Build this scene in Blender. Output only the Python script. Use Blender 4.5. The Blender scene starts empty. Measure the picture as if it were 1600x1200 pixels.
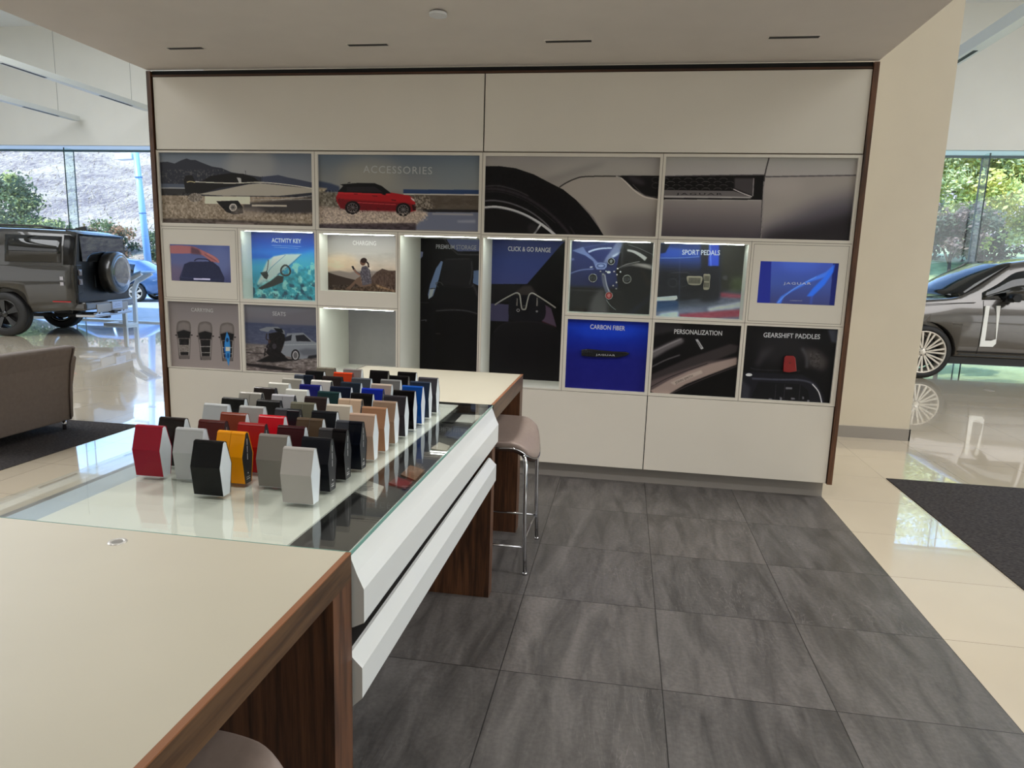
import bpy, bmesh, math, random
import numpy as np
from mathutils import Vector, Matrix, Euler
random.seed(7)
rng = np.random.RandomState(11)
SC = bpy.context.scene
COL = SC.collection
PI = math.pi

# ------------------------------------------------------------------ camera, sky, sun, large lights, exposure
CF, CP, CY, CR, CH = 1080.4, -.1715, -.1556, .0315, 1.6
_f = Vector((math.sin(CY)*math.cos(CP), math.cos(CY)*math.cos(CP), math.sin(CP)))
_r = Vector((math.cos(CY), -math.sin(CY), 0)); _u = _r.cross(_f)
_r2 = _r*math.cos(CR)+_u*math.sin(CR); _u2 = -_r*math.sin(CR)+_u*math.cos(CR)
cam_data = bpy.data.cameras.new('camera'); cam = bpy.data.objects.new('camera', cam_data); COL.objects.link(cam)
cam_data.sensor_width = 36; cam_data.lens = CF/1600*36; cam_data.clip_start = .05; cam_data.clip_end = 500
cam.matrix_world = Matrix(((_r2.x, _u2.x, -_f.x, 0), (_r2.y, _u2.y, -_f.y, 0), (_r2.z, _u2.z, -_f.z, CH), (0, 0, 0, 1)))
SC.camera = cam

def hit(u, v, ax, val):
    """where the line of sight through a spot of the photograph meets an axis plane of the room"""
    d = _r2*((u-800)/CF) - _u2*((v-600)/CF) + _f
    o = Vector((0, 0, CH)); i = 'xyz'.index(ax); t = (val-o[i])/d[i]
    return o+d*t

SC.view_settings.view_transform = 'Standard'; SC.view_settings.look = 'None'
SC.view_settings.gamma = 1; SC.view_settings.use_curve_mapping = False
SC.view_settings.exposure = 0.56
SC.cycles.max_bounces = 10; SC.cycles.transparent_max_bounces = 16
SC.cycles.sample_clamp_indirect = 6

world = bpy.data.worlds.new('sky'); SC.world = world; world.use_nodes = True
nt = world.node_tree; nt.nodes.clear()
sky = nt.nodes.new('ShaderNodeTexSky'); sky.sky_type = 'NISHITA'
sky.sun_elevation = math.radians(52); sky.sun_rotation = math.radians(215)
sky.sun_disc = False; sky.air_density = 1.0; sky.dust_density = .1; sky.ozone_density = 3.0
bg = nt.nodes.new('ShaderNodeBackground'); bg.inputs['Strength'].default_value = .55
wo = nt.nodes.new('ShaderNodeOutputWorld')
nt.links.new(sky.outputs[0], bg.inputs[0]); nt.links.new(bg.outputs[0], wo.inputs[0])

sun_data = bpy.data.lights.new('sun', 'SUN'); sun_data.energy = 4.0; sun_data.angle = math.radians(.6); sun_data.color = (1, .95, .86)
sun = bpy.data.objects.new('sun', sun_data); COL.objects.link(sun)
sun.rotation_euler = (math.radians(40), 0, math.radians(-38))

def area(name, loc, rot, sx, sy, power, col=(1, 1, 1)):
    l = bpy.data.lights.new(name, 'AREA'); l.shape = 'RECTANGLE'; l.size = sx; l.size_y = sy; l.energy = power; l.color = col
    o = bpy.data.objects.new(name, l); COL.objects.link(o); o.location = loc; o.rotation_euler = rot
    return o
# added area fills, unseen: from above in both tall halls, daylight from the sides
area('hall_fill_light', (-10.5, 5.0, 6.3), (0, 0, 0), 6, 9, 680, (.94, .97, 1))
area('hall_fill_light', (9.0, 5.0, 6.3), (0, 0, 0), 7, 9, 580, (.97, .98, 1))
area('side_daylight_fill', (-15.0, -1.0, 2.6), (0, math.radians(-90), 0), 4.4, 12, 160, (.97, .98, 1))
area('side_daylight_fill', (14.0, -1.0, 2.6), (0, math.radians(90), 0), 4.4, 12, 260, (.95, .98, 1))

# ------------------------------------------------------------------ small helpers
def lin(c):
    return tuple((x/12.92 if x <= .04045 else ((x+.055)/1.055)**2.4) for x in (v/255 for v in c))

def new_mat(name):
    m = bpy.data.materials.new(name); m.use_nodes = True
    t = m.node_tree; b = t.nodes['Principled BSDF']
    return m, t, b

def pm(name, rgb, rough=.5, metal=0., coat=0., spec=.5, noise=0., nscale=40., bump=0., emit=None, estr=0.):
    """principled material; a little procedural variation in colour and bump"""
    m, t, b = new_mat(name); c = lin(rgb)
    b.inputs['Base Color'].default_value = (*c, 1); b.inputs['Roughness'].default_value = rough
    b.inputs['Metallic'].default_value = metal; b.inputs['Coat Weight'].default_value = coat
    b.inputs['Coat Roughness'].default_value = .03; b.inputs['Specular IOR Level'].default_value = spec
    if noise or bump:
        tc = t.nodes.new('ShaderNodeTexCoord'); n = t.nodes.new('ShaderNodeTexNoise'); n.inputs['Scale'].default_value = nscale; n.inputs['Detail'].default_value = 4
        t.links.new(tc.outputs['Object'], n.inputs['Vector'])
        if noise:
            r = t.nodes.new('ShaderNodeMapRange'); r.inputs[1].default_value = .3; r.inputs[2].default_value = .7
            r.inputs[3].default_value = 1-noise; r.inputs[4].default_value = 1+noise
            mx = t.nodes.new('ShaderNodeVectorMath'); mx.operation = 'SCALE'; mx.inputs[0].default_value = c
            t.links.new(n.outputs['Fac'], r.inputs[0]); t.links.new(r.outputs[0], mx.inputs['Scale']); t.links.new(mx.outputs[0], b.inputs['Base Color'])
        if bump:
            bn = t.nodes.new('ShaderNodeBump'); bn.inputs['Strength'].default_value = bump; bn.inputs['Distance'].default_value = .002
            t.links.new(n.outputs['Fac'], bn.inputs['Height']); t.links.new(bn.outputs[0], b.inputs['Normal'])
    if emit:
        b.inputs['Emission Color'].default_value = (*lin(emit), 1); b.inputs['Emission Strength'].default_value = estr
    return m

def wood(name, c1, c2, c3, axis='z', rough=.38):
    m, t, b = new_mat(name)
    tc = t.nodes.new('ShaderNodeTexCoord'); mp = t.nodes.new('ShaderNodeMapping')
    s = {'x': (.9, 16, 16), 'y': (16, .9, 16), 'z': (16, 16, .9)}[axis]
    mp.inputs['Scale'].default_value = s
    n = t.nodes.new('ShaderNodeTexNoise'); n.inputs['Scale'].default_value = 2.2; n.inputs['Detail'].default_value = 5; n.inputs['Distortion'].default_value = .8
    n2 = t.nodes.new('ShaderNodeTexNoise'); n2.inputs['Scale'].default_value = 14; n2.inputs['Detail'].default_value = 3
    add = t.nodes.new('ShaderNodeMath'); add.operation = 'MULTIPLY_ADD'; add.inputs[1].default_value = .35
    r = t.nodes.new('ShaderNodeValToRGB'); e = r.color_ramp.elements
    e[0].position = .42; e[0].color = (*lin(c1), 1); e[1].position = .82; e[1].color = (*lin(c3), 1)
    k = e.new(.62); k.color = (*lin(c2), 1)
    t.links.new(tc.outputs['Object'], mp.inputs[0]); t.links.new(mp.outputs[0], n.inputs['Vector']); t.links.new(mp.outputs[0], n2.inputs['Vector'])
    t.links.new(n2.outputs['Fac'], add.inputs[0]); t.links.new(n.outputs['Fac'], add.inputs[2])
    t.links.new(add.outputs[0], r.inputs[0]); t.links.new(r.outputs[0], b.inputs['Base Color'])
    b.inputs['Roughness'].default_value = rough
    return m

def glass_mat(name, tint=(250, 253, 252), ior=1.5, refl=1.0, dark=1.0):
    """clear sheet glass: transmits straight through, mirrors by the Fresnel law"""
    m = bpy.data.materials.new(name); m.use_nodes = True; t = m.node_tree; t.nodes.clear()
    o = t.nodes.new('ShaderNodeOutputMaterial'); mix = t.nodes.new('ShaderNodeMixShader')
    tr = t.nodes.new('ShaderNodeBsdfTransparent'); gl = t.nodes.new('ShaderNodeBsdfGlossy'); fr = t.nodes.new('ShaderNodeFresnel')
    c = lin(tint); tr.inputs[0].default_value = (c[0]*dark, c[1]*dark, c[2]*dark, 1); gl.inputs['Roughness'].default_value = .0
    gl.inputs[0].default_value = (refl, refl, refl, 1); fr.inputs[0].default_value = ior
    gg = t.nodes.new('ShaderNodeNewGeometry'); io = t.nodes.new('ShaderNodeMapRange'); io.inputs[3].default_value = ior; io.inputs[4].default_value = 1/ior
    t.links.new(gg.outputs['Backfacing'], io.inputs[0]); t.links.new(io.outputs[0], fr.inputs[0])
    t.links.new(fr.outputs[0], mix.inputs[0]); t.links.new(tr.outputs[0], mix.inputs[1]); t.links.new(gl.outputs[0], mix.inputs[2]); t.links.new(mix.outputs[0], o.inputs[0])
    return m

class MB:
    """collects shapes and links them as ONE mesh object"""
    def __init__(s): s.v = []; s.f = []; s.m = []; s.sm = []
    def add(s, vs, fs, mi=0, smooth=False):
        o = len(s.v); s.v += [tuple(p) for p in vs]
        for f in fs: s.f.append(tuple(i+o for i in f)); s.m.append(mi); s.sm.append(smooth)
        return s
    def box(s, x0, x1, y0, y1, z0, z1, mi=0):
        v = [(x, y, z) for x in (x0, x1) for y in (y0, y1) for z in (z0, z1)]
        return s.add(v, [(0, 1, 3, 2), (4, 6, 7, 5), (0, 4, 5, 1), (2, 3, 7, 6), (0, 2, 6, 4), (1, 5, 7, 3)], mi)
    def prism(s, pts, a0, a1, ax='x', mi=0, smooth=False, cap=True):
        """closed outline swept along an axis; the outline is given in the two other axes, in order"""
        n = len(pts); vs = []
        for a in (a0, a1):
            for p, q in pts:
                vs.append({'x': (a, p, q), 'y': (p, a, q), 'z': (p, q, a)}[ax])
        s.add(vs, [(i, (i+1) % n, n+(i+1) % n, n+i) for i in range(n)], mi, smooth)
        if cap: s.add(vs, [tuple(range(n))[::-1], tuple(range(n, 2*n))], mi)
        return s
    def cyl(s, c, r, h, ax='z', n=24, mi=0, r2=None, smooth=True):
        r2 = r if r2 is None else r2; vs = []
        for k, rr in ((0, r), (1, r2)):
            for i in range(n):
                a = 2*PI*i/n; p, q = rr*math.cos(a), rr*math.sin(a)
                d = {'x': (k*h, p, q), 'y': (p, k*h, q), 'z': (p, q, k*h)}[ax]
                vs.append((c[0]+d[0], c[1]+d[1], c[2]+d[2]))
        s.add(vs, [(i, (i+1) % n, n+(i+1) % n, n+i) for i in range(n)], mi, smooth)
        s.add(vs, [tuple(range(n))[::-1], tuple(range(n, 2*n))], mi)
        return s
    def revolve(s, prof, c=(0, 0, 0), ax='y', n=40, mi=0, smooth=True, closed=False):
        """prof: (radius, height) pairs turned about an axis"""
        vs = []
        for r, h in prof:
            for i in range(n):
                a = 2*PI*i/n; p, q = r*math.cos(a), r*math.sin(a)
                d = {'x': (h, p, q), 'y': (p, h, q), 'z': (p, q, h)}[ax]
                vs.append((c[0]+d[0], c[1]+d[1], c[2]+d[2]))
        m = len(prof); fs = []
        for k in range(m if closed else m-1):
            for i in range(n):
                fs.append((k*n+i, k*n+(i+1) % n, ((k+1) % m)*n+(i+1) % n, ((k+1) % m)*n+i))
        s.add(vs, fs, mi, smooth)
        return s
    def tube(s, path, r, n=10, mi=0, closed=False):
        P = [Vector(p) for p in path]; m = len(P); vs = []; up = Vector((0, 0, 1)); prev = None
        for k in range(m):
            if closed: d = P[(k+1) % m]-P[k-1]
            else: d = P[min(k+1, m-1)]-P[max(k-1, 0)]
            d.normalize()
            if prev is None:
                a = up if abs(d.dot(up)) < .9 else Vector((1, 0, 0)); x = d.cross(a).normalized()
            else:
                x = (prev-d*prev.dot(d)).normalized()
            prev = x; y = d.cross(x)
            rr = r[k] if isinstance(r, (list, tuple)) else r
            for i in range(n):
                a = 2*PI*i/n; vs.append(P[k]+x*rr*math.cos(a)+y*rr*math.sin(a))
        fs = []
        for k in range(m if closed else m-1):
            for i in range(n):
                fs.append((k*n+i, k*n+(i+1) % n, ((k+1) % m)*n+(i+1) % n, ((k+1) % m)*n+i))
        s.add(vs, fs, mi, True)
        if not closed: s.add(vs, [tuple(range(n))[::-1], tuple(range((m-1)*n, m*n))], mi)
        return s
    def loft(s, rings, mi=0, smooth=True, cap=True):
        n = len(rings[0]); vs = [p for r in rings for p in r]; fs = []
        for k in range(len(rings)-1):
            for i in range(n): fs.append((k*n+i, k*n+(i+1) % n, (k+1)*n+(i+1) % n, (k+1)*n+i))
        s.add(vs, fs, mi, smooth)
        if cap: s.add(vs, [tuple(range(n))[::-1], tuple(range((len(rings)-1)*n, len(rings)*n))], mi)
        return s
    def mesh(s, name, mats):
        me = bpy.data.meshes.new(name); me.from_pydata(s.v, [], s.f)
        for m in (mats if isinstance(mats, (list, tuple)) else [mats]): me.materials.append(m)
        me.polygons.foreach_set('material_index', s.m); me.polygons.foreach_set('use_smooth', s.sm)
        bm = bmesh.new(); bm.from_mesh(me); bmesh.ops.remove_doubles(bm, verts=bm.verts, dist=1e-6)
        bmesh.ops.recalc_face_normals(bm, faces=bm.faces)
        bm.to_mesh(me); bm.free(); me.update()
        return me
    def build(s, name, mats, parent=None, bevel=0, seg=2, angle=.6):
        o = bpy.data.objects.new(name, s.mesh(name, mats)); COL.objects.link(o)
        if parent: o.parent = parent
        if bevel:
            b = o.modifiers.new('bevel', 'BEVEL'); b.width = bevel; b.segments = seg; b.limit_method = 'ANGLE'; b.angle_limit = angle; b.harden_normals = False
        return o

def tag(o, label, cat, group=None, kind=None):
    o['label'] = label
    if cat: o['category'] = cat
    if group: o['group'] = group
    if kind: o['kind'] = kind
    return o
def struct(o, label=None):
    o['kind'] = 'structure'
    if label: o['label'] = label
    return o
def thing(name, label, cat, loc=(0, 0, 0), rz=0, group=None):
    o = bpy.data.objects.new(name, None); COL.objects.link(o); o.location = loc; o.rotation_euler = (0, 0, rz); o.empty_display_size = .1
    return tag(o, label, cat, group)

def text_mesh(name, s, mat, bold=0., thick=.0006, spacing=1.0):
    """lettering in the x-z plane, facing -y, its lower left corner at the origin, cap height 1 -> returns (object, width, height)"""
    c = bpy.data.curves.new(name, 'FONT'); c.body = s; c.size = 1; c.offset = bold; c.space_character = spacing; c.resolution_u = 3
    o = bpy.data.objects.new(name, c); COL.objects.link(o)
    dg = bpy.context.evaluated_depsgraph_get(); me = bpy.data.meshes.new_from_object(o.evaluated_get(dg))
    bpy.data.objects.remove(o); bpy.data.curves.remove(c)
    co = np.zeros(len(me.vertices)*3); me.vertices.foreach_get('co', co); co = co.reshape(-1, 3)
    co[:, 0] -= co[:, 0].min(); co[:, 1] -= co[:, 1].min()
    w, h = co[:, 0].max(), co[:, 1].max()
    co = np.stack([co[:, 0], -co[:, 2], co[:, 1]], 1); me.vertices.foreach_set('co', co.ravel()); me.update()
    me.materials.clear(); me.materials.append(mat)
    t = bpy.data.objects.new(name, me); COL.objects.link(t)
    return t, w, h
def place_text(s, pl, pr, y, mat, parent=None, height=None, bold=.0, spacing=1.0, name='lettering'):
    """write s between two spots of the photograph (baseline ends) on the wall plane y"""
    a, b = hit(*pl, 'y', y), hit(*pr, 'y', y)
    t, w, h = text_mesh(name, s, mat, bold, spacing=spacing)
    d = b-a; L = math.hypot(d.x, d.z); sx = L/w; sz = sx if height is None else height/h
    t.scale = (sx, 1, sz); t.location = (a.x, y, a.z); t.rotation_euler = (0, -math.atan2(d.z, d.x), 0)
    if parent:
        t.parent = parent; t.matrix_parent_inverse = parent.matrix_basis.inverted()
    return t

# ------------------------------------------------------------------ shared materials
M_CREAM = pm('cream_laminate', (230, 223, 210), .32, coat=.25, noise=.015, nscale=3)
M_TOP = pm('cream_top', (190, 184, 165), .42, noise=.02, nscale=4)
M_WALLC = pm('painted_plaster_warm', (214, 204, 185), .8, noise=.02, nscale=3)
M_WHITEW = pm('painted_plaster_white', (232, 232, 226), .85, noise=.015, nscale=2)
M_SOFFIT = pm('painted_soffit', (234, 226, 217), .85, noise=.02, nscale=4)
M_CEIL = pm('painted_ceiling', (236, 238, 236), .85)
M_WOODV = wood('walnut_upright', (44, 27, 17), (76, 47, 29), (106, 68, 43), 'z')
M_WOODY = wood('walnut_lengthwise', (50, 34, 20), (74, 51, 31), (96, 69, 44), 'y')
M_WOODX = wood('walnut_crosswise', (44, 26, 17), (66, 40, 26), (88, 56, 37), 'x')
M_EDGE = pm('walnut_edge', (138, 90, 56), .45)
M_BLACK = pm('black_gap', (10, 10, 10), .8)
M_STEEL = pm('brushed_steel', (158, 152, 146), .38, metal=.3, bump=.1, nscale=60)
M_CHROME = pm('chrome', (205, 205, 208), .12, metal=1)
M_WHITEGL = pm('white_lacquer', (226, 228, 226), .3, coat=.3)
M_DARKPL = pm('dark_plastic', (26, 26, 28), .45)
M_NICHE = pm('niche_white', (240, 240, 232), .5)
M_LED = pm('led_strip', (255, 255, 255), .5, emit=(240, 250, 240), estr=16)
M_GLASS = glass_mat('clear_glass', refl=.6)
M_WHITEP = pm('white_print', (225, 225, 225), .6)
# ------------------------------------------------------------------ floors
def floor_mat(name, base, tint, joint, rough, coat, kind):
    m, t, b = new_mat(name)
    g = t.nodes.new('ShaderNodeNewGeometry'); mp = t.nodes.new('ShaderNodeMapping'); mp.inputs['Location'].default_value = (.4036+.636*30, -3.148+.652*30, 0)
    br = t.nodes.new('ShaderNodeTexBrick'); br.offset = 0; br.squash = 1
    br.inputs['Scale'].default_value = 1; br.inputs['Brick Width'].default_value = .636; br.inputs['Row Height'].default_value = .652
    br.inputs['Mortar Size'].default_value = .0022 if kind == 'slate' else .0013; br.inputs['Mortar Smooth'].default_value = .2
    br.inputs['Color1'].default_value = (*lin(base), 1); br.inputs['Color2'].default_value = (*lin(tint), 1); br.inputs['Mortar'].default_value = (*lin(joint), 1)
    t.links.new(g.outputs['Position'], mp.inputs[0]); t.links.new(mp.outputs[0], br.inputs['Vector'])
    if kind == 'slate':
        # each tile its own veining: shift the noise by the tile index
        sp = t.nodes.new('ShaderNodeVectorMath'); sp.operation = 'DIVIDE'; sp.inputs[1].default_value = (.636, .652, 1)
        fl = t.nodes.new('ShaderNodeVectorMath'); fl.operation = 'FLOOR'
        sh = t.nodes.new('ShaderNodeVectorMath'); sh.operation = 'MULTIPLY_ADD'; sh.inputs[1].default_value = (3.7, 5.3, 0)
        t.links.new(mp.outputs[0], sp.inputs[0]); t.links.new(sp.outputs[0], fl.inputs[0]); t.links.new(fl.outputs[0], sh.inputs[0]); t.links.new(g.outputs['Position'], sh.inputs[2])
        rt = t.nodes.new('ShaderNodeMapping'); rt.inputs['Rotation'].default_value = (0, 0, .45); rt.inputs['Scale'].default_value = (3.8, .75, 1)
        t.links.new(sh.outputs[0], rt.inputs[0])
        n1 = t.nodes.new('ShaderNodeTexNoise'); n1.inputs['Scale'].default_value = 2.3; n1.inputs['Detail'].default_value = 9; n1.inputs['Roughness'].default_value = .62; n1.inputs['Distortion'].default_value = .7
        n2 = t.nodes.new('ShaderNodeTexNoise'); n2.inputs['Scale'].default_value = 2.6; n2.inputs['Detail'].default_value = 6; n2.inputs['Distortion'].default_value = 2.2
        n3 = t.nodes.new('ShaderNodeTexNoise'); n3.inputs['Scale'].default_value = 55; n3.inputs['Detail'].default_value = 4
        for n in (n1, n2): t.links.new(rt.outputs[0], n.inputs['Vector'])
        t.links.new(g.outputs['Position'], n3.inputs['Vector'])
        r1 = t.nodes.new('ShaderNodeMapRange'); r1.inputs[1].default_value = .36; r1.inputs[2].default_value = .64; r1.inputs[3].default_value = .60; r1.inputs[4].default_value = 1.40
        t.links.new(n1.outputs['Fac'], r1.inputs[0])
        # thin pale veins where the second noise crosses its middle
        sb = t.nodes.new('ShaderNodeMath'); sb.operation = 'SUBTRACT'; sb.inputs[1].default_value = .5
        ab = t.nodes.new('ShaderNodeMath'); ab.operation = 'ABSOLUTE'
        r2 = t.nodes.new('ShaderNodeMapRange'); r2.inputs[1].default_value = .0; r2.inputs[2].default_value = .014; r2.inputs[3].default_value = .7; r2.inputs[4].default_value = 0
        t.links.new(n2.outputs['Fac'], sb.inputs[0]); t.links.new(sb.outputs[0], ab.inputs[0]); t.links.new(ab.outputs[0], r2.inputs[0])
        r3 = t.nodes.new('ShaderNodeMapRange'); r3.inputs[1].default_value = .3; r3.inputs[2].default_value = .7; r3.inputs[3].default_value = .86; r3.inputs[4].default_value = 1.14
        t.links.new(n3.outputs['Fac'], r3.inputs[0])
        ml = t.nodes.new('ShaderNodeMath'); ml.operation = 'MULTIPLY'; t.links.new(r1.outputs[0], ml.inputs[0]); t.links.new(r3.outputs[0], ml.inputs[1])
        n4 = t.nodes.new('ShaderNodeTexNoise'); n4.inputs['Scale'].default_value = 1.1; t.links.new(sh.outputs[0], n4.inputs['Vector'])
        r4 = t.nodes.new('ShaderNodeMapRange'); r4.inputs[1].default_value = .52; r4.inputs[2].default_value = .68
        t.links.new(n4.outputs['Fac'], r4.inputs[0])
        v4 = t.nodes.new('ShaderNodeMath'); v4.operation = 'MULTIPLY'; t.links.new(r2.outputs[0], v4.inputs[0]); t.links.new(r4.outputs[0], v4.inputs[1])
        ad = t.nodes.new('ShaderNodeMath'); ad.operation = 'ADD'; t.links.new(ml.outputs[0], ad.inputs[0]); t.links.new(v4.outputs[0], ad.inputs[1])
        sc = t.nodes.new('ShaderNodeVectorMath'); sc.operation = 'SCALE'; t.links.new(br.outputs['Color'], sc.inputs[0]); t.links.new(ad.outputs[0], sc.inputs['Scale'])
        t.links.new(sc.outputs[0], b.inputs['Base Color'])
        rr = t.nodes.new('ShaderNodeMapRange'); rr.inputs[3].default_value = rough-.08; rr.inputs[4].default_value = rough+.12
        t.links.new(n1.outputs['Fac'], rr.inputs[0]); t.links.new(rr.outputs[0], b.inputs['Roughness'])
        bn = t.nodes.new('ShaderNodeBump'); bn.inputs['Strength'].default_value = .25; bn.inputs['Distance'].default_value = .003
        t.links.new(ml.outputs[0], bn.inputs['Height']); t.links.new(bn.outputs[0], b.inputs['Normal'])
    else:
        n = t.nodes.new('ShaderNodeTexNoise'); n.inputs['Scale'].default_value = 2.; t.links.new(g.outputs['Position'], n.inputs['Vector'])
        r = t.nodes.new('ShaderNodeMapRange'); r.inputs[3].default_value = .94; r.inputs[4].default_value = 1.06; t.links.new(n.outputs['Fac'], r.inputs[0])
        sc = t.nodes.new('ShaderNodeVectorMath'); sc.operation = 'SCALE'; t.links.new(br.outputs['Color'], sc.inputs[0]); t.links.new(r.outputs[0], sc.inputs['Scale'])
        t.links.new(sc.outputs[0], b.inputs['Base Color']); b.inputs['Roughness'].default_value = rough
    b.inputs['Coat Weight'].default_value = coat; b.inputs['Coat Roughness'].default_value = .012; b.inputs['Coat IOR'].default_value = 1.6
    b.inputs['IOR'].default_value = 1.5
    return m
M_SLATE = floor_mat('slate_tile', (88, 84, 81), (81, 78, 76), (30, 28, 27), .38, .0, 'slate')
M_PORC = floor_mat('polished_porcelain', (206, 193, 171), (202, 189, 167), (112, 104, 90), .10, .8, 'porcelain')

DXL, DXR, DY = -3.66, 1.5048, 5.16      # the slate field in front of the display wall
fl = MB().box(DXR, 22, -7.6, 14.5, -.2, 0).box(-24, DXL, -7.6, 14.5, -.2, 0).box(DXL, DXR, DY, 14.5, -.2, 0).build('floor', M_PORC)
struct(fl, 'polished cream porcelain tiles around the grey field')
struct(MB().box(DXL, DXR, -7.6, DY, -.2, 0).build('floor', M_SLATE), 'dark grey slate tiles in front of the display wall')

m_carpet, t, b = new_mat('charcoal_carpet')
tc = t.nodes.new('ShaderNodeTexCoord'); mp = t.nodes.new('ShaderNodeMapping'); mp.inputs['Scale'].default_value = (1, 6, 1); mp.inputs['Rotation'].default_value = (0, 0, .5)
n = t.nodes.new('ShaderNodeTexNoise'); n.inputs['Scale'].default_value = 42; n.inputs['Detail'].default_value = 5
r = t.nodes.new('ShaderNodeValToRGB'); r.color_ramp.elements[0].position = .36; r.color_ramp.elements[0].color = (*lin((32, 30, 30)), 1)
r.color_ramp.elements[1].position = .68; r.color_ramp.elements[1].color = (*lin((82, 77, 76)), 1)
bn = t.nodes.new('ShaderNodeBump'); bn.inputs['Strength'].default_value = .6; bn.inputs['Distance'].default_value = .004
t.links.new(tc.outputs['Object'], mp.inputs[0]); t.links.new(mp.outputs[0], n.inputs['Vector']); t.links.new(n.outputs['Fac'], r.inputs[0]); t.links.new(r.outputs[0], b.inputs['Base Color'])
t.links.new(n.outputs['Fac'], bn.inputs['Height']); t.links.new(bn.outputs[0], b.inputs['Normal']); b.inputs['Roughness'].default_value = .95; b.inputs['Specular IOR Level'].default_value = .15
tag(MB().box(-10.5, -4.42, .5, 5.70, 0, .005).build('carpet', m_carpet), 'charcoal carpet under the taupe armchair at the left', 'carpet')
tag(MB().box(2.155, 8.2, .5, 5.75, 0, .005).build('carpet', m_carpet), 'charcoal carpet on the polished floor at the right', 'carpet')

# ------------------------------------------------------------------ room shell
YW = 14.5          # the glazed far wall
struct(MB().box(-24, 22, YW-.05, YW+.35, 3.93, 6.45).build('wall_back', M_WHITEW), 'white wall above the windows')
m_head = bpy.data.materials.new('translucent_strip'); m_head.use_nodes = True; t = m_head.node_tree; t.nodes.clear()  # header strip made translucent so outdoor light brightens it like a sunlit ledge
o_ = t.nodes.new('ShaderNodeOutputMaterial'); tl_ = t.nodes.new('ShaderNodeBsdfTranslucent'); tl_.inputs[0].default_value = (.9, .95, .97, 1); t.links.new(tl_.outputs[0], o_.inputs[0])
struct(MB().box(-24, 22, YW+.02, YW+.03, 3.84, 3.935).build('trim_1', m_head), 'white strip over the windows, made translucent to look sunlit')
struct(MB().box(-24, 22, -7.6, 14.6, 6.45, 6.6).build('ceiling', M_CEIL), 'tall white hall ceiling')
struct(MB().box(-3.70, 1.545, -6.5, 5.10, 2.975, 3.5).build('ceiling', M_SOFFIT), 'low soffit over the counter')
struct(MB().box(-24.2, -24, -7.6, 14.8, -.2, 6.6).build('wall_left', M_WHITEW))
struct(MB().box(22, 22.2, -7.6, 14.8, -.2, 6.6).build('wall_right', M_WALLC))
struct(MB().box(-24, -9, -7.8, -7.6, 0, 6.6).box(9, 22, -7.8, -7.6, 0, 6.6).box(-9, 9, -7.8, -7.6, 0, 6.6).build('wall_front', M_WHITEW))  # unseen; its middle is closed to keep bright sky reflections out
# plastered block that carries the display wall, with its own steel base
struct(MB().box(-3.5, 2.85, 7.2, 8.3, .0, 6.45).box(-3.5, 1.40, 5.95, 7.2, 0, 6.45).box(-3.69, 1.54, 5.82, 5.95, 0, 6.45).build('wall_center', M_WALLC), 'cream plaster block behind the display wall')
struct(MB().box(1.41, 2.862, 7.186, 7.2, 0, .115).box(2.85, 2.864, 7.186, 8.3, 0, .115).build('baseboard_center', M_STEEL))

# windows: panes between glass fins, white sill strip on the floor
fins = [-24+.02, -18.8, -12.504, -6.2, .1, 6.393, 12.7, 18.9]
m_win = glass_mat('window_glass', (246, 251, 253), 1.45)
m_fin = glass_mat('fin_glass', (242, 250, 250), 1.35)
m_finedge = pm('fin_edge', (40, 62, 62), .2)
m_joint = pm('window_joint', (60, 84, 92), .4)
for i in range(len(fins)-1):
    a, b_ = fins[i], fins[i+1]
    w = MB().box(a+.012, b_-.012, YW, YW+.02, .03, 3.86).build('window_%d' % (i+1), m_win); struct(w)
for i, x in enumerate(fins[1:-1]):
    if i in (2, 3): continue          # nothing of these is in reach of the camera, the display wall stands before them
    f = thing('glass_fin', ['clear glass fin between window panes far left', 'clear glass fin between window panes above the dark boxy vehicle', '',
        '', 'clear glass fin between window panes above the grey car hood', 'clear glass fin near the right end of the windows'][i], 'glass fin', (x, YW, 0))
    MB().box(-.008, .008, -.25, -.0, .0, 3.85).build('fin_sheet', m_fin, f)
    MB().box(-.012, .012, -.258, -.25, .0, 3.85).build('front_edge', m_finedge, f)
    MB().box(-.012, .012, .021, .03, .0, 3.85).build('joint', m_joint, f)
    f['kind'] = 'structure'
struct(MB().box(-24, 22, YW-.06, YW+.12, 0, .03).build('trim_2', pm('window_sill_strip', (235, 240, 240), .3)), 'white sill strip at the foot of the windows')
struct(MB().box(-24, 22, YW-.02, YW+.04, 3.80, 3.84).build('trim_3', m_joint))

# pendant light beams of the tall halls
m_beam = pm('pendant_white', (228, 230, 224), .5); m_slot = pm('slot_black', (18, 18, 18), .6)
def pendant(label, x, y0, y1, z, w=.16, h=.10):
    p = thing('pendant_light_beam', label, 'pendant light', (x, y0, z), group=None)
    MB().box(-w/2, w/2, 0, y1-y0, 0, h).build('housing', m_beam, p, bevel=.004)
    n = int((y1-y0)/2.2)
    for k in range(n):
        yy = y1-y0-.5-k*2.2-.9
        MB().box(-.03, .03, yy, yy+.9, -.004, .012).build('light_slot', m_slot, p)
    for k in range(max(2, n//2)):
        yy = .5+k*((y1-y0)-1.0)/max(1, n//2-1 if n//2 > 1 else 1)
        MB().cyl((0, yy, h), .004, 6.45-z-h, 'z', 8).build('suspension_wire', pm('wire_grey', (150, 150, 148), .4), p)
    return p
pendant('long white pendant beam nearest the display wall at upper left', -10.34, 4.0, 14.2, 4.6)
pendant('shorter white pendant beam, lower of the two at upper left', -12.17, 4.0, 14.3, 4.42)
pendant('white pendant beam crossing the upper right corner', 4.44, 3.0, 12.1, 4.6, .16, .16)

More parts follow.
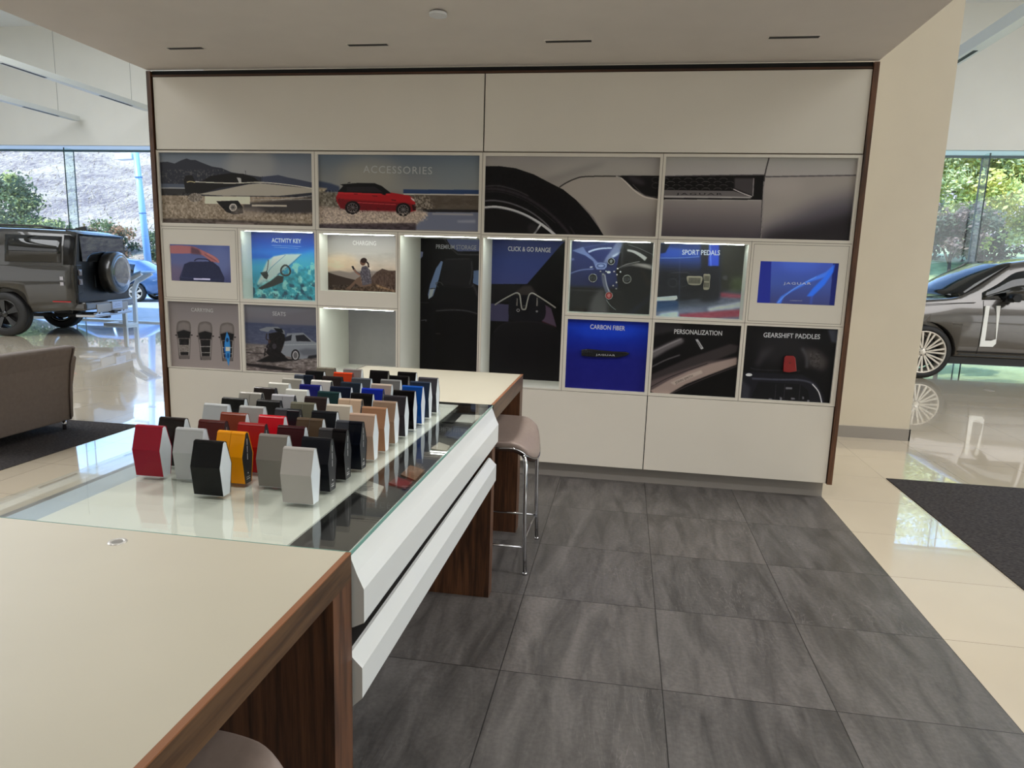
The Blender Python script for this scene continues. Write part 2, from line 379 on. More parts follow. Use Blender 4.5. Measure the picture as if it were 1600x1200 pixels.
# soffit fittings
for i, (x0, x1, lab) in enumerate([(-3.16, -2.90, 'narrow black slot light in the soffit, leftmost of four'), (-1.87, -1.60, 'narrow black slot light in the soffit, second from left'),
        (-.575, -.29, 'narrow black slot light in the soffit, third from left'), (.76, 1.045, 'narrow black slot light in the soffit, rightmost of four')]):
    s = thing('slot_light', lab, 'ceiling light', ((x0+x1)/2, 4.58, 2.975), group='slot lights in the soffit'); h = (x1-x0)/2
    MB().box(-h, h, -.022, .022, -.003, .02).build('slot', m_slot, s)
    MB().box(-h-.006, h+.006, -.028, -.022, -.004, .004).box(-h-.006, h+.006, .022, .028, -.004, .004).box(-h-.006, -h, -.022, .022, -.004, .004).box(h, h+.006, -.022, .022, -.004, .004).build('rim', M_SOFFIT, s)
d = thing('smoke_detector', 'round white disc cover on the soffit', 'smoke detector', (-1.115, 4.03, 2.975))
MB().cyl((0, 0, -.022), .05, .014, 'z', 32).build('cover_disc', pm('detector_white', (236, 238, 240), .4), d)
MB().cyl((0, 0, -.009), .035, .009, 'z', 24).build('base', M_DARKPL, d)
for x, y, p in [(-2.6, 3.2, 9), (-.9, 3.2, 9), (.7, 3.2, 9), (-2.2, 1.2, 9), (-.6, 1.2, 9), (.9, 1.2, 9)]:  # added fill spots below the soffit, brightening wall and counters; no fittings
    l = bpy.data.lights.new('soffit_fill_spot', 'SPOT'); l.energy = (82 if y > 2 else 26); l.spot_size = 2.3; l.spot_blend = 1; l.color = (1, .965, .935); l.shadow_soft_size = .12
    o = bpy.data.objects.new('soffit_fill_spot', l); COL.objects.link(o); o.location = (x, y, 2.95)
# ------------------------------------------------------------------ display wall
YD = 5.0925
OPEN = {'boat': (-3.645, -2.378, 1.838, 2.372, .02), 'accessories': (-2.330, -1.088, 1.826, 2.366, .02), 'tyre': (-1.045, .194, 1.823, 2.363, .02), 'vent': (.233, 1.487, 1.828, 2.367, .02),
        'screen_bag': (-3.588, -3.07, 1.386, 1.673, .014), 'screen_blue': (.922, 1.437, 1.387, 1.675, .014),
        'key': (-2.977, -2.367, 1.264, 1.793, .165), 'charging': (-2.328, -1.717, 1.353, 1.787, .16), 'storage': (-1.683, -1.075, .70, 1.787, .54), 'empty': (-2.335, -1.715, .70, 1.22, .585),
        'click': (-1.047, -.443, .687, 1.786, .365), 'wheel': (-.405, .19, 1.263, 1.784, .165), 'carbon': (-.40, .188, .70, 1.217, .03), 'pedals': (.234, .835, 1.257, 1.785, .165),
        'person': (.229, .832, .70, 1.22, .02), 'gear': (.869, 1.48, .70, 1.225, .02), 'carry': (-3.637, -3.016, .688, 1.222, .02), 'seats': (-2.973, -2.362, .69, 1.221, .02)}
dw = thing('display_wall', 'wide cream accessories wall of pictures and niches in a walnut frame', 'display wall', (-1.07, YD, 0))
def at(o, p=dw): o.parent = p; o.matrix_parent_inverse = p.matrix_basis.inverted(); return o
at(MB().box(-3.702, -3.667, YD-.012, YD+.72, .11, 2.966).build('side_panel', M_WOODV))
at(MB().box(1.515, 1.549, YD-.012, YD+.72, .11, 2.966).build('side_panel', M_WOODV))
at(MB().box(-3.667, 1.515, YD+.002, YD+.72, 2.927, 2.941).build('top_panel', M_WOODX))
at(MB().box(-3.667, 1.515, YD+.01, YD+.68, 2.941, 2.970).build('shadow_gap', M_BLACK))
at(MB().box(-3.655, -1.0655, YD, YD+.02, 2.395, 2.923).build('upper_panel', M_CREAM, bevel=.0015))
at(MB().box(-1.0565, 1.512, YD, YD+.02, 2.395, 2.923).build('upper_panel', M_CREAM, bevel=.0015))
at(MB().box(-3.655, .209, YD, YD+.02, .116, .676).build('lower_panel', M_CREAM, bevel=.0015))
at(MB().box(.2155, 1.509, YD, YD+.02, .116, .676).build('lower_panel', M_CREAM, bevel=.0015))
at(MB().box(-3.66, 1.506, YD+.05, YD+.68, 0, .113).build('plinth', M_STEEL))
at(MB().box(-3.667, 1.515, YD+.022, YD+.034, .113, .68).box(-3.667, 1.515, YD+.022, YD+.034, 2.39, 2.927).box(-3.667, 1.515, YD+.70, YD+.715, .113, 2.93).build('backing', M_BLACK))
g = MB(); ops = list(OPEN.values())
xs = sorted({-3.662, 1.512} | {o[0] for o in ops} | {o[1] for o in ops}); zs = sorted({.680, 2.391} | {o[2] for o in ops} | {o[3] for o in ops})
for i in range(len(xs)-1):
    run = None
    for j in range(len(zs)-1):
        cx, cz = (xs[i]+xs[i+1])/2, (zs[j]+zs[j+1])/2
        full = not any(o[0] < cx < o[1] and o[2] < cz < o[3] for o in ops)
        if full and run is None: run = zs[j]
        if run is not None and (not full or j == len(zs)-2):
            g.box(xs[i], xs[i+1], YD, YD+.014, run, zs[j+1] if full else zs[j]); run = None
at(g.build('shelf_frame', M_CREAM))
n_ = MB()
for k, (x0, x1, z0, z1, dp) in OPEN.items():
    if dp < .012: continue
    e = .008; y0, y1 = YD+.0135, YD+dp
    n_.box(x0-e, x0, y0, y1+e, z0-e, z1+e).box(x1, x1+e, y0, y1+e, z0-e, z1+e).box(x0, x1, y0, y1+e, z1, z1+e).box(x0, x1, y0, y1+e, z0-e, z0).box(x0, x1, y1, y1+e, z0, z1)
at(n_.build('niche_lining', M_NICHE))
gr = MB(); gw = .0016
M_GROOVE = pm('groove_shadow', (118, 108, 94), .8)
for x, z0, z1 in [(-3.0, .68, 1.81), (-2.349, .68, 1.81), (-2.354, 1.81, 2.39), (-1.700, .68, 1.81), (-1.0645, .68, 2.39), (-.424, .68, 1.81), (.2115, .68, 1.81), (.2135, 1.81, 2.39), (.8525, .68, 1.81)]:
    gr.box(x-gw, x+gw, YD-.0005, YD+.002, z0, z1)
for x0, x1, z in [(-3.655, -1.07, 1.812), (-1.06, 1.505, 1.806), (-3.655, -1.70, 1.238), (-.424, 1.505, 1.242)]:
    gr.box(x0, x1, YD-.0005, YD+.002, z-gw, z+gw)
gr.box(-3.655, 1.51, YD-.0005, YD+.002, 2.386, 2.392)
for x0, x1, z0, z1 in [(-3.655, -3.005, 1.243, 1.803), (.857, 1.504, 1.248, 1.801)]:   # the two screen doors
    for a in ((x0+.012, x0+.0145, z0+.01, z1-.01), (x1-.0145, x1-.012, z0+.01, z1-.01), (x0+.012, x1-.012, z1-.0125, z1-.01), (x0+.012, x1-.012, z0+.01, z0+.0125)):
        gr.box(a[0], a[1], YD-.0005, YD+.002, a[2], a[3])
at(gr.build('groove_lines', M_GROOVE))
for k in ('key', 'charging', 'storage', 'click', 'wheel', 'pedals', 'empty'):
    x0, x1, z0, z1, dp = OPEN[k]
    at(MB().box(x0+.03, x1-.03, YD+.018, YD+.034, z1-.0035, z1-.0005).build('led_strip', M_LED))
for k in ('key', 'wheel', 'pedals'):
    x0, x1, z0, z1, dp = OPEN[k]
    at(MB().box(x0+.004, x1-.004, YD+.008, YD+.012, z0+.004, z1-.008).build('glass_front', M_GLASS))

# ------------------------------------------------------------------ counters and the glass sample case
XR, XL, ZT = -.567, -1.555, .9565
def counter(name, label, y0, y1, zs, ends, rim_end):
    c = thing(name, label, 'counter', ((XR+XL)/2, (y0+y1)/2, 0)); A = lambda o: at(o, c)
    e = .0125
    A(MB().box(XL, XR, y0, y0+e, zs, ZT-.0006).box(XL, XR, y1-e, y1, zs, ZT-.0006).box(XL, XL+e, y0+e, y1-e, zs, ZT-.0006).box(XR-e, XR, y0+e, y1-e, zs, ZT-.0006)
      .box(XL+e, XR-e, y0+e, y1-e, zs, ZT-.012).build('wood_slab', M_WOODY))
    A(MB().box(XR-e, XR+.0004, y0, y1, ZT-.0032, ZT).build('edge_strip', M_EDGE))
    ya = y0+e if rim_end != 'near' else y0; yb = y1-e if rim_end != 'far' else y1
    A(MB().box(XL+e, XR-e, ya, yb, ZT-.012, ZT+.0002).build('counter_top', M_TOP))
    for (a, b_) in ends: A(MB().box(XL, XR, a, b_, 0, zs).build('end_panel', M_WOODV))
    return c
c1 = counter('service_counter', 'near cream-topped walnut counter in the lower left foreground', -.75, 1.38, .893, [(-.75, -.65), (1.28, 1.38)], 'far')
g_ = MB().revolve([(.011, .0005), (.014, .0022), (.019, .0022), (.0205, .0002)], (-1.093, 1.314, ZT), 'z', 32).build('cable_grommet', pm('grommet', (196, 194, 188), .3, metal=.4)); at(g_, c1)
at(MB().cyl((-1.093, 1.314, ZT), .0135, .0012, 'z', 24).build('grommet_cap', pm('grommet_cap', (120, 116, 108), .4)), c1)
c2 = counter('service_counter', 'far cream-topped walnut counter in front of the display wall', 3.083, 4.03, .873, [(3.083, 3.155), (3.93, 4.03)], 'near')

case = thing('display_case', 'glass-topped white drawer case carrying the colour sample stands', 'display case', (-1.06, 2.23, 0)); A = lambda o: at(o, case)
Y0, Y1 = 1.384, 3.079
M_PLATE = glass_mat('glass_plate', (252, 254, 253), 1.52); M_GEDGE = pm('green_glass_edge', (120, 172, 160), .15, coat=.6)
A(MB().box(-1.575, XR-.004, Y0, Y1, ZT-.009, ZT).build('glass_top', M_PLATE))
A(MB().box(XR-.0038, XR-.0018, Y0, Y1, ZT-.009, ZT).box(-1.575, XR-.0018, Y0-.0022, Y0-.0002, ZT-.009, ZT).build('glass_edge', M_GEDGE))
A(MB().box(-1.39, -.733, Y0+.001, Y1-.001, ZT-.0150, ZT-.0105).build('cream_deck', pm('cream_deck', (236, 236, 226), .35)))
A(MB().box(-1.475, -1.39, Y0+.001, Y1-.001, ZT-.040, ZT-.0105).build('side_rail', pm('pale_rail', (176, 190, 204), .35)))
M_WELL = pm('well_dark', (38, 36, 37), .5, noise=.2, nscale=9)
A(MB().box(-1.46, -.65, Y0+.02, Y1-.02, .575, .585).box(-1.46, -1.44, Y0+.02, Y1-.02, .585, .903).box(-.665, -.65, Y0+.02, Y1-.02, .585, .862)
  .box(-1.44, -.665, Y0+.02, Y0+.035, .585, .860).box(-1.44, -.665, Y1-.035, Y1-.02, .585, .860).build('carcass', M_DARKPL))
A(MB().box(-.90, -.586, Y0+.002, Y1-.002, .904, .910).build('sample_well', M_WELL))
A(MB().box(-.66, -.586, Y0+.004, Y0+.045, .9105, .93).build('well_end', M_WHITEGL))
up = [(-.584, .9450), (-.572, .9440), (-.557, .905), (-.540, .868), (-.540, .787), (-.567, .773), (-.64, .773), (-.64, .80), (-.584, .80)]
lo = [(-.583, .704), (-.575, .704), (-.545, .674), (-.545, .598), (-.570, .573), (-.583, .573)]
dr = A(MB().prism(up, Y0+.002, Y1-.003, 'y').build('drawer', M_WHITEGL)); dr2 = A(MB().prism(lo, Y0+.002, Y1-.003, 'y').build('drawer', M_WHITEGL))
for y in (Y0+.08, Y1-.14):
    A(MB().box(-1.40, -1.34, y, y+.06, 0, .575).build('leg', M_DARKPL))

# loose sample plates lying in the well of the case, under the glass
def well_card(label, pts, z, mat, th=.006, text=None):
    P = [hit(u, v, 'z', z) for u, v in pts]; cx = sum(p.x for p in P)/4; cy = sum(p.y for p in P)/4
    o = MB().prism([(p.x-cx, p.y-cy) for p in P], 0, th, 'z').build('sample_plate', mat); o.location = (cx, cy, z)
    tag(o, label, 'sample plate', 'sample plates in the glass case'); return o
M_PW = pm('plate_white', (214, 212, 204), .4); zc = .9105
card = well_card('white rectangular sample plate with small print, nearest under the glass', [(551, 770), (572.5, 752.5), (600, 763), (587.5, 784)], zc, M_PW)
well_card('copper tan sample plate under the glass beside the drawers', [(626, 744), (641, 729), (663, 737), (649, 753)], zc, pm('plate_copper', (150, 108, 82), .3, metal=.3))
well_card('dark red sample plate under the glass next to the copper one', [(607, 757), (621, 747), (644, 757), (633, 766)], zc, pm('plate_red', (104, 30, 38), .35))
well_card('small cream sample plate with bright edge under the glass', [(673, 703), (686, 693), (703, 699), (697, 707)], zc, pm('plate_cream', (205, 196, 182), .3))
well_card('white sample plate at the far end under the glass', [(711, 661), (722, 649.5), (752, 651), (738, 663)], zc, M_PW)
well_card('black sample plate at the far end under the glass', [(690, 661), (702, 648), (720, 649), (709, 662)], zc, pm('plate_black', (22, 22, 24), .3))
well_card('slate blue sample plate under the glass between the cream and white ones', [(698, 684), (712, 670), (733, 674), (722, 690)], zc, pm('plate_slate', (66, 72, 92), .3))
ln = MB()
for k in range(4): ln.box(-.030, .012-.006*(k % 2), .022-.012*k, .025-.012*k, .0061, .0066)
l_ = ln.build('print_lines', pm('small_print', (90, 90, 92), .6)); l_.parent = card; l_.rotation_euler = (0, 0, .45); l_.location = (0, .0, 0)

# ------------------------------------------------------------------ colour sample stands
PROF = [(0, 0), (-.0115, .081), (.0075, .1405)] + [(.0175-.0105*math.cos(a), .1405+.0085*math.sin(a)) for a in [PI*k/8 for k in range(1, 8)]] + [(.0278, .1405), (.0475, .081), (.036, 0)]
def stand_body():
    return MB().prism([(y+.0012 if y < .0175 else y-.0012, z-.0008 if z > .1 else z) for y, z in PROF], .0008, .0847, 'x')
def wrap_bm(x0, x1):
    outer = PROF; inner = [(y+(.0014 if y < .0175 else -.0014), z-(.0012 if z > .14 else 0)) for y, z in PROF]
    ring = outer+inner[::-1]; n = len(outer); m = MB(); vs = []
    for x in (x0, x1):
        for y, z in outer: vs.append((x, y, z+.0012))
        for y, z in inner: vs.append((x, y, z+.0012))
    fs = []; N = 2*n
    for i in range(n-1):
        fs += [(i, i+1, N+i+1, N+i), (n+i, N+n+i, N+n+i+1, n+i+1), (i, n+i, n+i+1, i+1), (N+i, N+i+1, N+n+i+1, N+n+i)]
    fs += [(0, N, N+n, n), (n-1, n+n-1, N+n+n-1, N+n-1)]
    return m.add(vs, fs, 0)
M_SIDEW = pm('stand_side_pale', (205, 212, 216), .45); M_SIDEK = pm('stand_side_black', (34, 34, 37), .4)
ME_BODY = {0: stand_body().mesh('stand_core', M_SIDEW), 1: stand_body().mesh('stand_core', M_SIDEK)}
ME_FOOT = MB().box(.006, .080, .004, .033, -.0, .003).mesh('foot_pad', M_DARKPL)
tx = MB()
for k in range(17):
    if k in (5, 11): continue
    tx.box(.0853, .0857, .0165, .0185, .070+k*.0036, .0725+k*.0036)
tx2 = MB()
for k in range(3): tx2.box(.0853, .0857, .010+.006*k, .014+.006*k, .012, .014).box(.0853, .0857, .010+.006*k, .0135+.006*k, .018, .0195)
tx2.cyl((.0853, .018, .030), .0022, .0005, 'x', 12)
ME_TEXT = tx.mesh('side_print', M_WHITEP); ME_TEXT2 = tx2.mesh('side_mark', M_WHITEP)
ME_WRAP = wrap_bm(0, .0855).mesh('colour_wrap', M_CREAM); ME_WL = wrap_bm(0, .0418).mesh('colour_wrap', M_CREAM); ME_WR = wrap_bm(.0432, .0855).mesh('colour_wrap', M_CREAM)
def dye(me, m):
    c = me.copy(); c.materials.clear(); c.materials.append(m); return c
ROWS = [  # nearest row first; files counted from the glass edge at the right: (file, colour words, rgb, black side, split in two, metal)
 [(0, 'pale silver grey', (172, 168, 164), 0, 0), (2, 'glossy black', (9, 9, 11), 0, 0)],
 [(0, 'midnight blue black', (12, 14, 22), 1, 0), (1, 'taupe grey', (120, 115, 108), 0, 0), (2, 'bright amber yellow', (232, 150, 10), 1, 1), (3, 'light grey', (168, 170, 172), 0, 0), (4, 'crimson', (142, 22, 42), 0, 0)],
 [(0, 'two-tone charcoal and black', (14, 11, 14), 1, 2), (1, 'dark maroon', (58, 18, 24), 0, 0), (2, 'deep red', (150, 22, 24), 1, 0), (3, 'oxblood brown', (78, 28, 24), 1, 0), (4, 'dark brown black', (26, 19, 18), 0, 0)],
 [(0, 'two-tone graphite and navy black', (10, 14, 24), 1, 2), (1, 'olive brown', (88, 72, 56), 0, 1), (2, 'bright scarlet', (200, 12, 32), 0, 0), (3, 'rust brown', (128, 54, 32), 0, 0)],
 [(0, 'pinkish sand', (186, 158, 138), 0, 0), (1, 'ink black', (22, 26, 32), 0, 0), (2, 'two-tone green black and navy', (14, 18, 26), 1, 2), (3, 'mid silver grey', (158, 160, 158), 0, 0), (4, 'frosty light grey', (178, 182, 184), 0, 0)],
 [(0, 'copper tan', (160, 120, 92), 0, 0), (1, 'warm ivory', (205, 196, 180), 0, 0), (2, 'sage grey', (108, 106, 90), 0, 1), (3, 'soft black', (24, 24, 24), 1, 0), (4, 'jet black', (12, 12, 12), 0, 0)],
 [(0, 'bronze taupe', (148, 124, 104), 0, 0), (1, 'champagne beige', (196, 170, 146), 1, 1), (2, 'dark chocolate', (50, 38, 38), 0, 0), (3, 'cool silver', (172, 172, 178), 1, 1), (4, 'stone silver', (164, 160, 152), 1, 1)],
 [(0, 'anthracite', (50, 48, 54), 0, 0), (1, 'raven black', (14, 14, 16), 0, 0), (2, 'dark teal green', (28, 56, 58), 0, 0), (3, 'clean white', (214, 214, 206), 0, 0), (4, 'very dark brown', (34, 27, 27), 1, 0)],
 [(0, 'pure black', (8, 5, 8), 0, 0), (1, 'royal blue', (18, 42, 160), 1, 0), (2, 'dark navy', (18, 26, 48), 0, 0), (3, 'indigo blue', (20, 24, 104), 0, 0), (4, 'off white', (202, 200, 190), 0, 0)],
 [(0, 'vivid blue', (16, 74, 158), 0, 0), (1, 'greige', (178, 160, 144), 0, 0), (2, 'blue slate', (34, 44, 56), 0, 0), (3, 'bright white', (218, 214, 206), 1, 1), (4, 'putty grey', (150, 146, 136), 0, 0)],
 [(0, 'steel navy', (40, 50, 66), 0, 0), (1, 'medium grey', (112, 112, 112), 0, 0), (2, 'gunmetal grey', (76, 80, 86), 0, 0), (3, 'espresso brown', (36, 28, 28), 1, 0), (4, 'two-tone black and ink blue', (14, 24, 40), 1, 2)],
 [(0, 'charcoal grey', (66, 64, 70), 0, 0), (1, 'piano black', (10, 8, 10), 1, 0), (3, 'burnt orange', (196, 62, 28), 1, 1), (4, 'plain black', (12, 12, 14), 0, 0)],
 [(1, 'deep black', (8, 8, 10), 0, 0), (2, 'satin black', (10, 8, 12), 1, 0), (3, 'taupe silver', (118, 114, 112), 0, 0), (4, 'khaki grey', (116, 110, 98), 1, 1)]]
ORD = ['nearest', 'second', 'third', 'fourth', 'fifth', 'sixth', 'seventh', 'eighth', 'ninth', 'tenth', 'eleventh', 'twelfth', 'farthest']
FILE = {2: ['at its right end', 'at its left end'], 4: ['at its right end', 'second from the right', 'third from the right', 'at its left end'],
        5: ['at its right end', 'second from the right', 'in the middle', 'second from the left', 'at its left end']}
for r_, row in enumerate(ROWS):
    for pos, (k, words, rgb, ks, split) in enumerate(row):
        e = bpy.data.objects.new('colour_sample_stand', None); COL.objects.link(e); e.empty_display_size = .02
        jx, jy = random.uniform(-.0015, .0015), random.uniform(-.002, .002)
        e.location = (-.775-.129*k-.0855+jx-(.003 if r_ < 3 else -.002), 1.643+.1088*r_+jy, ZT)
        e.rotation_euler = (0, 0, random.uniform(-.02, .02))
        tag(e, '%s sample stand with %s sides, %s row, %s' % (words, 'black' if ks else 'pale', ORD[r_], FILE[len(row)][pos]), 'sample stand', 'colour sample stands on the glass case')
        lacq = sum(rgb) < 330 or max(rgb)-min(rgb) > 60
        m = pm('lacquer', rgb, .2 if lacq else .3, spec=.2 if lacq else .4)
        parts = [(ME_BODY[ks], 'core')]
        if split == 0: parts.append((dye(ME_WRAP, m), 'colour_wrap'))
        elif split == 1: parts += [(dye(ME_WL, m), 'colour_wrap'), (dye(ME_WR, m), 'colour_wrap')]
        else: parts += [(dye(ME_WL, pm('lacquer_matt', tuple(min(255, c+26) for c in rgb), .5)), 'colour_wrap'), (dye(ME_WR, m), 'colour_wrap')]
        parts.append((ME_FOOT, 'foot_pad'))
        if ks: parts += [(ME_TEXT, 'side_print'), (ME_TEXT2, 'side_mark')]
        for me, nm in parts:
            o = bpy.data.objects.new(nm, me); COL.objects.link(o); o.parent = e; o.location = (0, 0, .0003)

# ------------------------------------------------------------------ bar stools
M_LEATH = pm('taupe_leather', (140, 124, 115), .42, noise=.05, nscale=60, bump=.15)
def seat_mb(z_off, th, shrink=0.):
    nx, ny = 25, 25; W, D = .225-shrink, .265-shrink; m = MB(); vs = []
    def P(i, j):
        u, v = -1+2*i/(nx-1), -1+2*j/(ny-1)
        # square grid squeezed to a rounded rectangle
        a = u*math.sqrt(1-v*v*.32); b = v*math.sqrt(1-u*u*.32)
        x, y = a*W, b*D
        z = .012*(v*v) - .050*max(0, abs(a)-.45)**2*6.0 + .030*max(0, v)**2 - .018*(1-u*u)*(1-v*v)
        edge = max(abs(u), abs(v)); z -= .008*max(0, edge-.85)/.15
        return x, y, z
    for s_ in (0, 1):
        for i in range(nx):
            for j in range(ny):
                x, y, z = P(i, j); vs.append((x, y, z+z_off-(th if s_ else 0)))
    fs = []; N = nx*ny
    for i in range(nx-1):
        for j in range(ny-1):
            q = (i*ny+j, (i+1)*ny+j, (i+1)*ny+j+1, i*ny+j+1); fs.append(q); fs.append(tuple(N+k for k in q[::-1]))
    bd = [(i, 0) for i in range(nx)]+[(nx-1, j) for j in range(1, ny)]+[(i, ny-1) for i in range(nx-2, -1, -1)]+[(0, j) for j in range(ny-2, 0, -1)]
    for k in range(len(bd)):
        a, b_ = bd[k], bd[(k+1) % len(bd)]; ia, ib = a[0]*ny+a[1], b_[0]*ny+b_[1]; fs.append((ia, N+ia, N+ib, ib))
    return m.add(vs, fs, 0, True), [P(*q) for q in bd]
def stool(label, x, y):
    s = thing('bar_stool', label, 'bar stool', (x, y, 0), group='taupe bar stools'); zs_ = .705
    m, rim = seat_mb(zs_, .030); o = m.build('seat', M_LEATH, s); b = o.modifiers.new('soft', 'BEVEL'); b.width = .008; b.segments = 3; b.limit_method = 'ANGLE'; b.angle_limit = .9
    MB().tube([(p[0], p[1], p[2]+zs_-.031) for p in rim], .0035, 8, closed=True).build('seat_trim', M_CHROME, s)
    m2, _ = seat_mb(zs_-.034, .018, .014); m2.build('wood_shell', wood('walnut_shell', (38, 22, 15), (58, 34, 23), (76, 46, 32), 'x'), s)
    lx, ly = .19, .245
    for sx in (-1, 1):
        for sy in (-1, 1):
            MB().tube([(sx*.12, sy*.12, zs_-.058), (sx*(lx-.03), sy*(ly-.05), zs_-.064), (sx*(lx-.012), sy*(ly-.012), zs_-.078), (sx*(lx-.004), sy*(ly-.003), zs_-.11), (sx*lx, sy*ly, .3), (sx*(lx+.012), sy*ly, .012)], .0105, 12).cyl((sx*(lx+.012), sy*ly, 0), .012, .014, 'z', 14, 0).build('leg', M_CHROME, s)
    MB().tube([(-lx-.004, -ly, .150), (lx+.004, -ly, .150)], .006, 10).tube([(-lx-.004, ly, .150), (lx+.004, ly, .150)], .006, 10).tube([(-lx-.004, -ly, .150), (-lx+.035, 0, .143), (-lx-.004, ly, .150)], .006, 10)\
        .tube([(lx+.006, -ly, .150), (lx-.01, -ly*.4, .14), (lx-.012, 0, .138), (lx-.01, ly*.4, .14), (lx+.006, ly, .150)], .006, 10).build('footrest', M_CHROME, s)
    return s
stool('taupe leather bar stool tucked beside the far counter', -.632, 3.618)
stool('taupe leather bar stool under the near counter, only its seat in view', -.715, .79)

# ------------------------------------------------------------------ armchair at the left
ac = thing('armchair', 'taupe upholstered armchair seen from behind on the left carpet', 'armchair', (-5.32, 4.95, .005))
M_UPH = pm('taupe_upholstery', (114, 103, 95), .8, noise=.06, nscale=30, bump=.2); M_UPHD = pm('taupe_piping', (84, 70, 62), .85)
def rr(x0, x1, y0, y1, z0, z1, name, r=.03, taper=0, mat=M_UPH):
    m = MB(); vs = []
    return MB().box(x0, x1, y0, y1, z0, z1).build(name, mat, ac, bevel=r, seg=4)
# the outer back is a slab that flares at the top; the arms run forward to the left of it
bk = MB().prism([(.40, .09), (.46, .09), (.47, .35), (.50, .60), (.545, .745), (.52, .765), (.44, .765), (.37, .60), (.34, .35), (.34, .09)], -.46, .46, 'y').build('backrest', M_UPH, ac, bevel=.014, seg=3)
MB().prism([(-.42, .09), (.42, .09), (.44, .40), (.50, .66), (.455, .67), (.30, .60), (-.36, .56), (-.42, .50)], -.52, -.42, 'y').build('armrest', M_UPH, ac, bevel=.02, seg=3)
MB().prism([(-.42, .09), (.42, .09), (.44, .40), (.50, .66), (.455, .67), (.30, .60), (-.36, .56), (-.42, .50)], .42, .52, 'y').build('armrest', M_UPH, ac, bevel=.02, seg=3)
rr(-.42, .36, -.42, .42, .12, .30, 'seat_base'); rr(-.43, .34, -.41, .41, .30, .44, 'seat_cushion', .05)
for sx in (-.36, .40):
    for sy in (-.42, .42): MB().cyl((sx, sy, 0), .014, .095, 'z', 16, r2=.018).build('leg', M_CHROME, ac)
MB().tube([(.465, -.425, .10), (.475, -.425, .35), (.505, -.425, .60), (.548, -.425, .745)], .006, 8).tube([(.465, .425, .10), (.475, .425, .35), (.505, .425, .60), (.548, .425, .745)], .006, 8).build('piping', M_UPHD, ac)
# ------------------------------------------------------------------ printed pictures of the display wall
def print_mat(name, gain=1.3, rough=.38, emit=0.):
    m, t, b = new_mat(name); a = t.nodes.new('ShaderNodeAttribute'); a.attribute_name = 'ink'
    g_ = t.nodes.new('ShaderNodeGamma'); g_.inputs[1].default_value = 1.15; hs = t.nodes.new('ShaderNodeHueSaturation'); hs.inputs['Saturation'].default_value = 1.0
    s = t.nodes.new('ShaderNodeVectorMath'); s.operation = 'SCALE'; s.inputs['Scale'].default_value = gain; b.inputs['Specular IOR Level'].default_value = .22
    t.links.new(a.outputs['Color'], g_.inputs[0]); t.links.new(g_.outputs[0], hs.inputs['Color']); t.links.new(hs.outputs[0], s.inputs[0])
    if emit:
        b.inputs['Base Color'].default_value = (.01, .01, .012, 1); t.links.new(a.outputs['Color'], b.inputs['Emission Color']); b.inputs['Emission Strength'].default_value = emit; b.inputs['Roughness'].default_value = .12
    else:
        mn = t.nodes.new('ShaderNodeVectorMath'); mn.operation = 'MINIMUM'; mn.inputs[1].default_value = (.82, .82, .82); t.links.new(s.outputs[0], mn.inputs[0]); t.links.new(mn.outputs[0], b.inputs['Base Color']); b.inputs['Roughness'].default_value = rough
    return m
M_PRINT = print_mat('printed_picture', 2.0)
M_SCREEN = print_mat('lit_screen', 1, .15, emit=.55)
def spl(pts, n=8, closed=False):
    """smooth curve through points"""
    P = np.array(pts, float); m = len(P); out = []
    for i in range(m if closed else m-1):
        if closed: p0, p1, p2, p3 = P[i-1], P[i], P[(i+1) % m], P[(i+2) % m]
        else: p0, p1, p2, p3 = P[max(i-1, 0)], P[i], P[i+1], P[min(i+2, m-1)]
        for k in range(n):
            t = k/n; out.append(.5*((2*p1)+(-p0+p2)*t+(2*p0-5*p1+4*p2-p3)*t*t+(-p0+3*p1-3*p2+p3)*t**3))
    if not closed: out.append(P[-1])
    return [tuple(p) for p in out]
def vnoise(h, w, cell, seed, octs=4, sx=1., sy=1.):
    r = np.random.RandomState(seed); out = np.zeros((h, w)); amp = 1; tot = 0
    for o in range(octs):
        c = cell/(2**o); gx, gy = int(w/(c*sx))+3, int(h/(c*sy))+3; g = r.rand(gy, gx)
        yy = np.arange(h)/(c*sy); xx = np.arange(w)/(c*sx); y0 = yy.astype(int); x0 = xx.astype(int)
        fy = (yy-y0)[:, None]; fx = (xx-x0)[None]; fy = fy*fy*(3-2*fy); fx = fx*fx*(3-2*fx)
        a = g[y0][:, x0]; b_ = g[y0][:, x0+1]; c_ = g[y0+1][:, x0]; d_ = g[y0+1][:, x0+1]
        out += amp*((a*(1-fx)+b_*fx)*(1-fy)+(c_*(1-fx)+d_*fx)*fy); tot += amp; amp *= .55
    return out/tot
